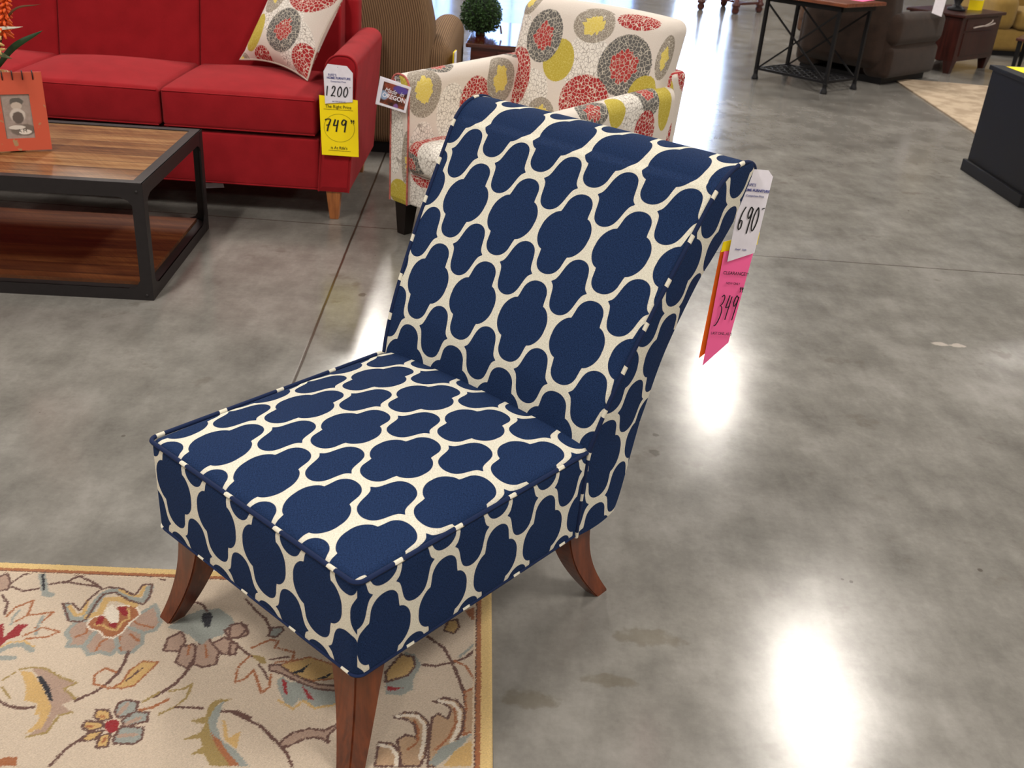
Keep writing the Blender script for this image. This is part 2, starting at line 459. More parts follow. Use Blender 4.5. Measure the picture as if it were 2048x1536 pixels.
M_PALEWOOD = wood('honey_foot_wood', (124, 70, 34), (172, 106, 56), 2, 1.0, .4)

# ------------------------------------------------------------------ floor, walls, ceiling, windows
def floor_mat():
    t = NT('polished_concrete'); v = t.obj(); x, y, z = t.sep(v)
    big = t.noise(v, .7, 5, .6); mid = t.noise(v, 4, 6, .65); fine = t.noise(v, 60, 4, .7); streak = t.noise(t.map(v, (3, 1, 1), rot=(0, 0, .5)), 5, 4, .6)
    f = t.math('ADD', t.math('ADD', t.math('MULTIPLY', big, .38), t.math('MULTIPLY', mid, .36)), t.math('ADD', t.math('MULTIPLY', fine, .1), t.math('MULTIPLY', streak, .16)))
    c = t.ramp(f, [(.34, srgb(86, 83, 79)), (.5, srgb(119, 116, 111)), (.66, srgb(147, 144, 139))])
    # dark and pale small stains
    sp = t.noise(v, 2.2, 2, .5); st = t.noise(v, 11, 3, .6)
    stain = t.step(t.math('MULTIPLY', sp, st), .34, .44)
    c = t.mix(t.math('MULTIPLY', stain, .35), c, srgb(86, 78, 68))
    dots = t.math('LESS_THAN', t.vor(v, 3.1), .022); c = t.mix(t.math('MULTIPLY', dots, .55), c, srgb(70, 66, 60))
    # individual marks on the slab
    sw = t.noise(v, 30, 3)
    for kind, mx, my, rx, ry, a_ in [('p', 1.64, 3.55, 0.034, 0.02, 0.6), ('p', 1.708, 3.548, 0.034, 0.02, 0.6), ('b', -0.61, 3.595, 0.016, 0.0176, 0.6), ('b', 0.452, 2.662, 0.012, 0.013200000000000002, 0.6), ('b', 0.437, 2.555, 0.018, 0.0198, 0.6), ('b', 0.877, 1.999, 0.006, 0.006600000000000001, 0.6), ('b', 0.648, 1.597, 0.007, 0.007700000000000001, 0.6), ('b', 1.232, 2.089, 0.007, 0.007700000000000001, 0.6), ('s', 0.352, 1.736, 0.09, 0.0315, 0.45), ('s', 0.255, 1.593, 0.06, 0.020999999999999998, 0.45), ('s', 0.086, 1.518, 0.07, 0.0245, 0.45)]:
        dx = t.math('DIVIDE', t.math('SUBTRACT', x, mx), rx); dy = t.math('DIVIDE', t.math('SUBTRACT', y, my), ry)
        dd = t.math('ADD', t.math('SQRT', t.math('ADD', t.math('MULTIPLY', dx, dx), t.math('MULTIPLY', dy, dy))), t.math('MULTIPLY', t.math('SUBTRACT', sw, .5), 1.6))
        f_ = t.math('MULTIPLY', t.math('SUBTRACT', 1.0, t.step(dd, .6, 1.1)), a_)
        c = t.mix(f_, c, srgb(196, 186, 176) if kind == 'p' else (srgb(62, 54, 46) if kind == 'b' else srgb(92, 84, 68)))
    # saw cuts
    wav = t.math('MULTIPLY', t.math('SUBTRACT', t.noise(v, 8, 2), .5), .004)
    a = t.math('ADD', t.math('ADD', x, t.math('MULTIPLY', y, .048)), .566)
    a = t.math('SUBTRACT', t.math('FRACT', t.math('ADD', t.math('DIVIDE', a, 4.6), .5)), .5)
    b = t.math('SUBTRACT', t.math('SUBTRACT', y, t.math('MULTIPLY', x, .012)), 4.425)
    b = t.math('SUBTRACT', t.math('FRACT', t.math('ADD', t.math('DIVIDE', b, 4.6), .5)), .5)
    la = t.step(t.math('ABSOLUTE', t.math('ADD', t.math('MULTIPLY', a, 4.6), wav)), .0025, .007)
    lb = t.step(t.math('ABSOLUTE', t.math('ADD', t.math('MULTIPLY', b, 4.6), wav)), .0015, .005)
    l = t.math('MINIMUM', la, lb)
    c = t.mix(l, srgb(62, 52, 44), c)
    r = t.math('ADD', .12, t.math('MULTIPLY', mid, .12))
    t.bump(t.math('ADD', t.math('MULTIPLY', fine, .15), t.math('MULTIPLY', l, 1)), .06, .002)
    return t.fin(c, r, .62)
FX0, FX1, FY0, FY1, CEIL = -13.0, 15.0, -7.0, 25.0, 5.6
def struct(name, mb, mat):
    o = mb.build(name, mat); o['kind'] = 'structure'; return o
struct('floor', MB().box(FX0, FX1, FY0, FY1, -.1, 0), floor_mat())
M_WALL = plain('warm_painted_wall', (122, 112, 100), .85)
struct('ceiling', MB().box(FX0, FX1, FY0, FY1, CEIL, CEIL + .1), plain('ceiling_paint', (84, 80, 76), .9))
struct('wall_left', MB().box(FX0 - .15, FX0, FY0, FY1, 0, CEIL), M_WALL)
struct('wall_right', MB().box(FX1, FX1 + .15, FY0, FY1, 0, CEIL), M_WALL)
struct('wall_front', MB().box(FX0, FX1, FY0 - .15, FY0, 0, CEIL), M_WALL)
# shop front: openings in the back wall
OPEN = [(-2.9, -2.1), (-1.6, .2), (.7, 2.2), (3.15, 4.5), (7.4, 8.3)]
wb = MB(); px = FX0
for a, b in OPEN:
    wb.box(px, a, FY1, FY1 + .2, 0, CEIL); wb.box(a, b, FY1, FY1 + .2, 4.4, CEIL); px = b
wb.box(px, FX1, FY1, FY1 + .2, 0, CEIL)
struct('wall_back', wb, M_WALL)
M_ALU = plain('window_frame_metal', (60, 62, 66), .4, metal=.6)
tg = NT('window_glass'); tg.b.inputs['Transmission Weight'].default_value = 1.0; M_GLASS = tg.fin((.97, .98, 1, 1), 0.0, .5)
tg.b.inputs['IOR'].default_value = 1.05
tt = NT('tinted_window_glass'); tt.b.inputs['Transmission Weight'].default_value = 1.0; tt.b.inputs['IOR'].default_value = 1.05; M_TINT = tt.fin((.20, .25, .36, 1), 0.0, .5)
for i, (a, b) in enumerate(OPEN):
    m = MB(); y = FY1 + .08; w = .06
    m.box(a, a + w, y, y + .07, 0, 4.4); m.box(b - w, b, y, y + .07, 0, 4.4); m.box(a, b, y, y + .07, 0, .08); m.box(a, b, y, y + .07, 4.33, 4.4)
    m.box((a + b) / 2 - .03, (a + b) / 2 + .03, y, y + .07, 0, 4.4); m.box(a, b, y, y + .07, 2.3, 2.36)
    fr = struct('window_%d' % (i + 1), m, M_ALU)
    g = MB(); g.box(a + w, b - w, y + .03, y + .04, .08, 4.33); g.build('pane', M_GLASS if i == 3 else M_TINT, fr)
# outside pavement seen through the glass
struct('trim_1', MB().box(FX0, FX1, FY1 + .2, FY1 + 40, -.1, -.01), plain('outside_pavement', (84, 86, 92), .9))

# ceiling lamps
M_REFL = plain('lamp_reflector_metal', (190, 190, 190), .3, metal=.9)
M_RODD = plain('lamp_rod', (60, 60, 60), .5)
te = NT('lamp_lens'); te.b.inputs['Emission Color'].default_value = LAMP_COL + (1,); te.b.inputs['Emission Strength'].default_value = 12.0; M_LENS = te.fin((.9, .9, .88, 1), .4)
area = bpy.data.lights.new('lamp_light', 'AREA'); area.shape = 'RECTANGLE'; area.size = .32; area.size_y = 1.7; area.energy = LAMP_W; area.color = LAMP_COL
first = None
for x in (-8.6, -2.2, 2.95, 10.4):
    for iy in range(-1, 4):
        y = .6 + 6.25 * iy
        if not (FX0 + .6 < x < FX1 - .6): continue
        if first is None:
            t = thing('ceiling_lamp', 'long rectangular high-bay ceiling lamp hanging above the showroom floor', 'lamp', (x, y, LAMP_H), 0, 'high-bay lamps in rows under the ceiling')
            P = [(-.25, -.87, .0), (.25, -.87, .0), (.25, .87, .0), (-.25, .87, .0)]; Q = [(-.12, -.80, .13), (.12, -.80, .13), (.12, .80, .13), (-.12, .80, .13)]
            MB().hexa(P[:4] + Q[:4]).build('lamp_housing', M_REFL, t, bevel=.004)
            for yy in (-.6, .6): MB().tube([(0, yy, .12), (0, yy, CEIL - LAMP_H)], .008).build('rod', M_RODD, t)
            MB().box(-.165, .165, -.855, .855, -.004, .002).build('lens', M_LENS, t)
            first = t
        else:
            t = first.copy(); link(t); t.location = (x, y, LAMP_H)
            for ch in first.children:
                c = ch.copy(); link(c); c.parent = t
        lo = bpy.data.objects.new('lamp_light', area); link(lo); lo.parent = t; lo.location = (0, 0, -.012)

# ------------------------------------------------------------------ blue lattice chair
CH = thing('slipper_chair', 'armless slipper chair in navy blue fabric with cream lattice pattern and wooden legs', 'chair', (-.2286, 1.2908, 0), -.6881)
CW = .630; SZ0, SZ1 = .232, .449
def seat_uv(fn, p):
    if fn[1] == 'z': return (p.x + .343, p.y - .072)
    if fn[1] == 'y': return (p.x + .399, p.z - .374)
    return ((p.y - .061) * 1.038, p.z - .304)
soft_box('seat', (-CW, 0, 0, .70, SZ0, SZ1), .018, M_LAT, CH, n=(26, 26, 8), crown={'+z': .042, '-y': .006, '+x': .004, '-x': .004}, uvf=seat_uv)
def rrect(x0, x1, y0, y1, r, z, open_back=True, k=6):
    P = []
    for cx_, cy_, a0 in ((x0 + r, y1 - r, PI), (x0 + r, y0 + r, PI), (x1 - r, y0 + r, 1.5 * PI), (x1 - r, y1 - r, 0)):
        if cy_ == y0 + r:
            for i in range(k + 1):
                a = a0 + (PI / 2) * i / k; P.append((cx_ + r * math.cos(a), cy_ + r * math.sin(a), z))
        else: P.append((x0 if cx_ == x0 + r else x1, y1, z))
    return P
piping('seat_piping', dense(rrect(-CW - .001, .001, -.001, .62, .018, SZ1 - .002), .012), .0048, M_PIPE, CH)
piping('base_piping', dense(rrect(-CW + .001, -.001, .001, .74, .018, SZ0 + .009), .012), .004, M_PIPE, CH)

def wfl(z): return max(0.0, (z - .45) / .55) * .052
FRONT = [(.617, .236), (.617, .30), (.621, .38), (.630, .45), (.655, .53), (.690, .609), (.735, .697), (.778, .775), (.822, .849), (.862, .915), (.880, .945)]
ROLL = [(.902, .975), (.932, .999), (.970, 1.011), (1.008, 1.008), (1.036, .990)]
REAR = [(1.040, .960), (1.008, .885), (.955, .81), (.912, .755), (.846, .613), (.815, .465), (.79, .36), (.771, .281), (.755, .240)]
prof = [Vector((0, a, b)) for a, b in FRONT + ROLL + REAR]
ps = spline(prof, 6)
arc = [0]
for i in range(1, len(ps)): arc.append(arc[-1] + (ps[i] - ps[i - 1]).length)
i0 = min(range(len(ps) // 2), key=lambda i: abs(ps[i].z - .45)); v0 = arc[i0]
NU = 28; rows = []; uvr = []
for i, p in enumerate(ps):
    w = wfl(p.z); xl, xr = -CW - w, w; row = []; ur = []
    front = i < 11 * 6
    for j in range(NU + 1):
        s = -1 + 2 * j / NU; x = xl + (xr - xl) * j / NU
        bulge = .016 * (1 - s ** 4) * (1 if p.z > .45 else 0)
        k = min(1, max(0, (p.z - .45) / .1)) if front else .4
        row.append((x, p.y - (bulge * k if front else -bulge * k), p.z))
        ur.append((x + .262 - .13 * max(0, arc[i] - v0) ** 2, arc[i] - v0 - .203))
    rows.append(row); uvr.append(ur)
back = ladder('backrest', rows, M_LAT, CH, uvs=uvr)
back.data.flip_normals()
# side panels of the back
def resample(P, n):
    L = [0]
    for i in range(1, len(P)): L.append(L[-1] + (P[i] - P[i - 1]).length)
    out = []; k = 0
    for i in range(n):
        s = L[-1] * i / (n - 1)
        while k < len(L) - 2 and L[k + 1] < s: k += 1
        t = (s - L[k]) / max(1e-9, L[k + 1] - L[k]); out.append(P[k].lerp(P[k + 1], t))
    return out
mid_i = 14 * 6
fr_c = resample(ps[:mid_i + 1], 60); re_c = resample(ps[mid_i:][::-1], 60)
for side, nm in ((1, 'side_panel'), (-1, 'side_panel')):
    rows = []; uvr = []
    for a, b in zip(fr_c, re_c):
        row = []; ur = []
        for j in range(9):
            t = j / 8; p = a.lerp(b, t); w = wfl(p.z)
            x = w + .007 * (1 - (2 * t - 1) ** 2)
            row.append((x if side > 0 else -CW - x, p.y, p.z)); ur.append(((p.y - .672) * 1.0, p.z - .413))
        rows.append(row); uvr.append(ur)
    o = ladder(nm, rows, M_LAT, back, uvs=uvr)
    if side < 0: o.data.flip_normals()
    pp = [(wfl(p.z) + .001 if side > 0 else -CW - wfl(p.z) - .001, p.y - .001, p.z) for p in ps[:15 * 6 + 1]]
    piping('back_piping', pp, .0048, M_PIPE2, back)
def sabre_leg(sx, sy, ox, oy, top=.236):
    """sx,sy = outward direction; ox,oy = outer corner at the top"""
    V = []; Fc = []; N = 14
    for i in range(N + 1):
        t = i / N; z = top * (1 - t); wx = .076 + (.038 - .076) * t ** .8; wy = .092 + (.042 - .092) * t ** .75
        if sy < 0: wy = .082 + (.042 - .082) * t ** .8
        s = t ** 2.1; cx_ = ox + sx * .032 * s; cy_ = oy + sy * (.052 if sy > 0 else .045) * s + (0 if sy < 0 else -.012 * math.sin(PI * t))
        q = [(cx_, cy_), (cx_ - sx * wx, cy_), (cx_ - sx * wx, cy_ - sy * wy), (cx_, cy_ - sy * wy)]
        if sx * sy < 0: q = q[::-1]
        V += [(a, b, z) for a, b in q]
    for i in range(N):
        for k in range(4):
            k2 = (k + 1) % 4; Fc.append((i * 4 + k, i * 4 + k2, (i + 1) * 4 + k2, (i + 1) * 4 + k))
    Fc += [(3, 2, 1, 0), tuple(N * 4 + k for k in range(4))]
    m = MB().add(V, Fc); o = m.build('leg', M_LEG, CH)
    bm = bmesh.new(); bm.from_mesh(o.data)
    eds = [e for e in bm.edges if abs((e.verts[0].co - e.verts[1].co).z) > .005]
    bmesh.ops.bevel(bm, geom=eds, offset=.003, segments=2, affect='EDGES'); bm.to_mesh(o.data); bm.free()
    o.data.transform(Matrix.Translation((0, 0, 0.0)))
sabre_leg(-1, -1, -.598, .022); sabre_leg(1, -1, -.030, .022); sabre_leg(-1, 1, -.598, .728); sabre_leg(1, 1, -.034, .728)
for o in CH.children:
    if o.name.startswith('leg') and min((o.matrix_local @ v.co).y for v in o.data.vertices) < .3:   # the front legs stand in the rug pile
        o.data.transform(Matrix.Diagonal((1, 1, .965, 1))); o.data.transform(Matrix.Translation((0, 0, .0083)))

# tags on the blue chair
TG = thing('price_tag', 'white and bright pink clearance price tags hanging from the blue chair back corner', 'price tag', (.478, 2.055, .985), .12)
TG.rotation_euler = (math.radians(-2), math.radians(2.5), math.radians(8))
wc = card('white_card', [(-.032, -.005), (-.012, .006), (.018, .006), (.03, -.006), (.026, -.172), (-.030, -.196)], M_WCARD, TG, -.006); wc['label'] = 'white card with a handwritten price'
pc = card('pink_card', [(-.040, -.175), (.026, -.165), (.014, -.385), (-.034, -.445)], M_PCARD, TG, -.002, bow=.02); pc['label'] = 'bright pink clearance card'
oc = card('orange_card', [(-.046, -.175), (.02, -.165), (.008, -.375), (-.044, -.43)], M_OCARD, TG, .004, bow=.02); oc['label'] = 'orange card behind the pink one'
yc = card('yellow_card', [(-.046, -.178), (-.045, -.155), (.031, -.128), (.031, -.155)], M_YCARD, TG, .001); yc['label'] = 'thin yellow card edge'
MB().tube([(-.002, .0, -.008), (-.012, .02, -.002), (-.03, .012, .0)], .0008, 5).build('string', M_WCARD, TG)
def put(o): return o
text_on('lettering', 'HOME FURNITURE', .0078, 0, -.040, M_BLUEINK, wc, -.0072, sx=.9, bold=.0002)
text_on('lettering', "RIFE'S", .0085, -.012, -.029, M_BLUEINK, wc, -.0072, sx=.9)
text_on('lettering', 'Comparison Price', .006, 0, -.051, M_BLUEINK, wc, -.0072, sx=.9)
pen('handwritten_price', '690-', -.024, -.123, .014, .05, .0145, .0010, M_INK, wc, -.0076, .1)
text_on('lettering', 'Retail   Style', .0055, -.006, -.168, M_BLUEINK, wc, -.0072, sx=.9)
text_on('lettering', 'CLEARANCE!!!', .0105, -.004, -.225, M_INK, pc, -.0036, sx=.85)
text_on('lettering', 'NOW ONLY', .007, -.006, -.247, M_INK, pc, -.0016 - .002, sx=.8)
pen('handwritten_price', '349', -.028, -.322, .014, .05, .0145, .0009, M_INK, pc, -.0044, .15)
pen('handwritten_price', '99', .0115, -.262, .004, .010, .0045, .0006, M_INK, pc, -.0044)
text_on('lettering', 'LAST ONE...AS IS', .0088, -.008, -.366, M_INK, pc, -.0030, sx=.74)

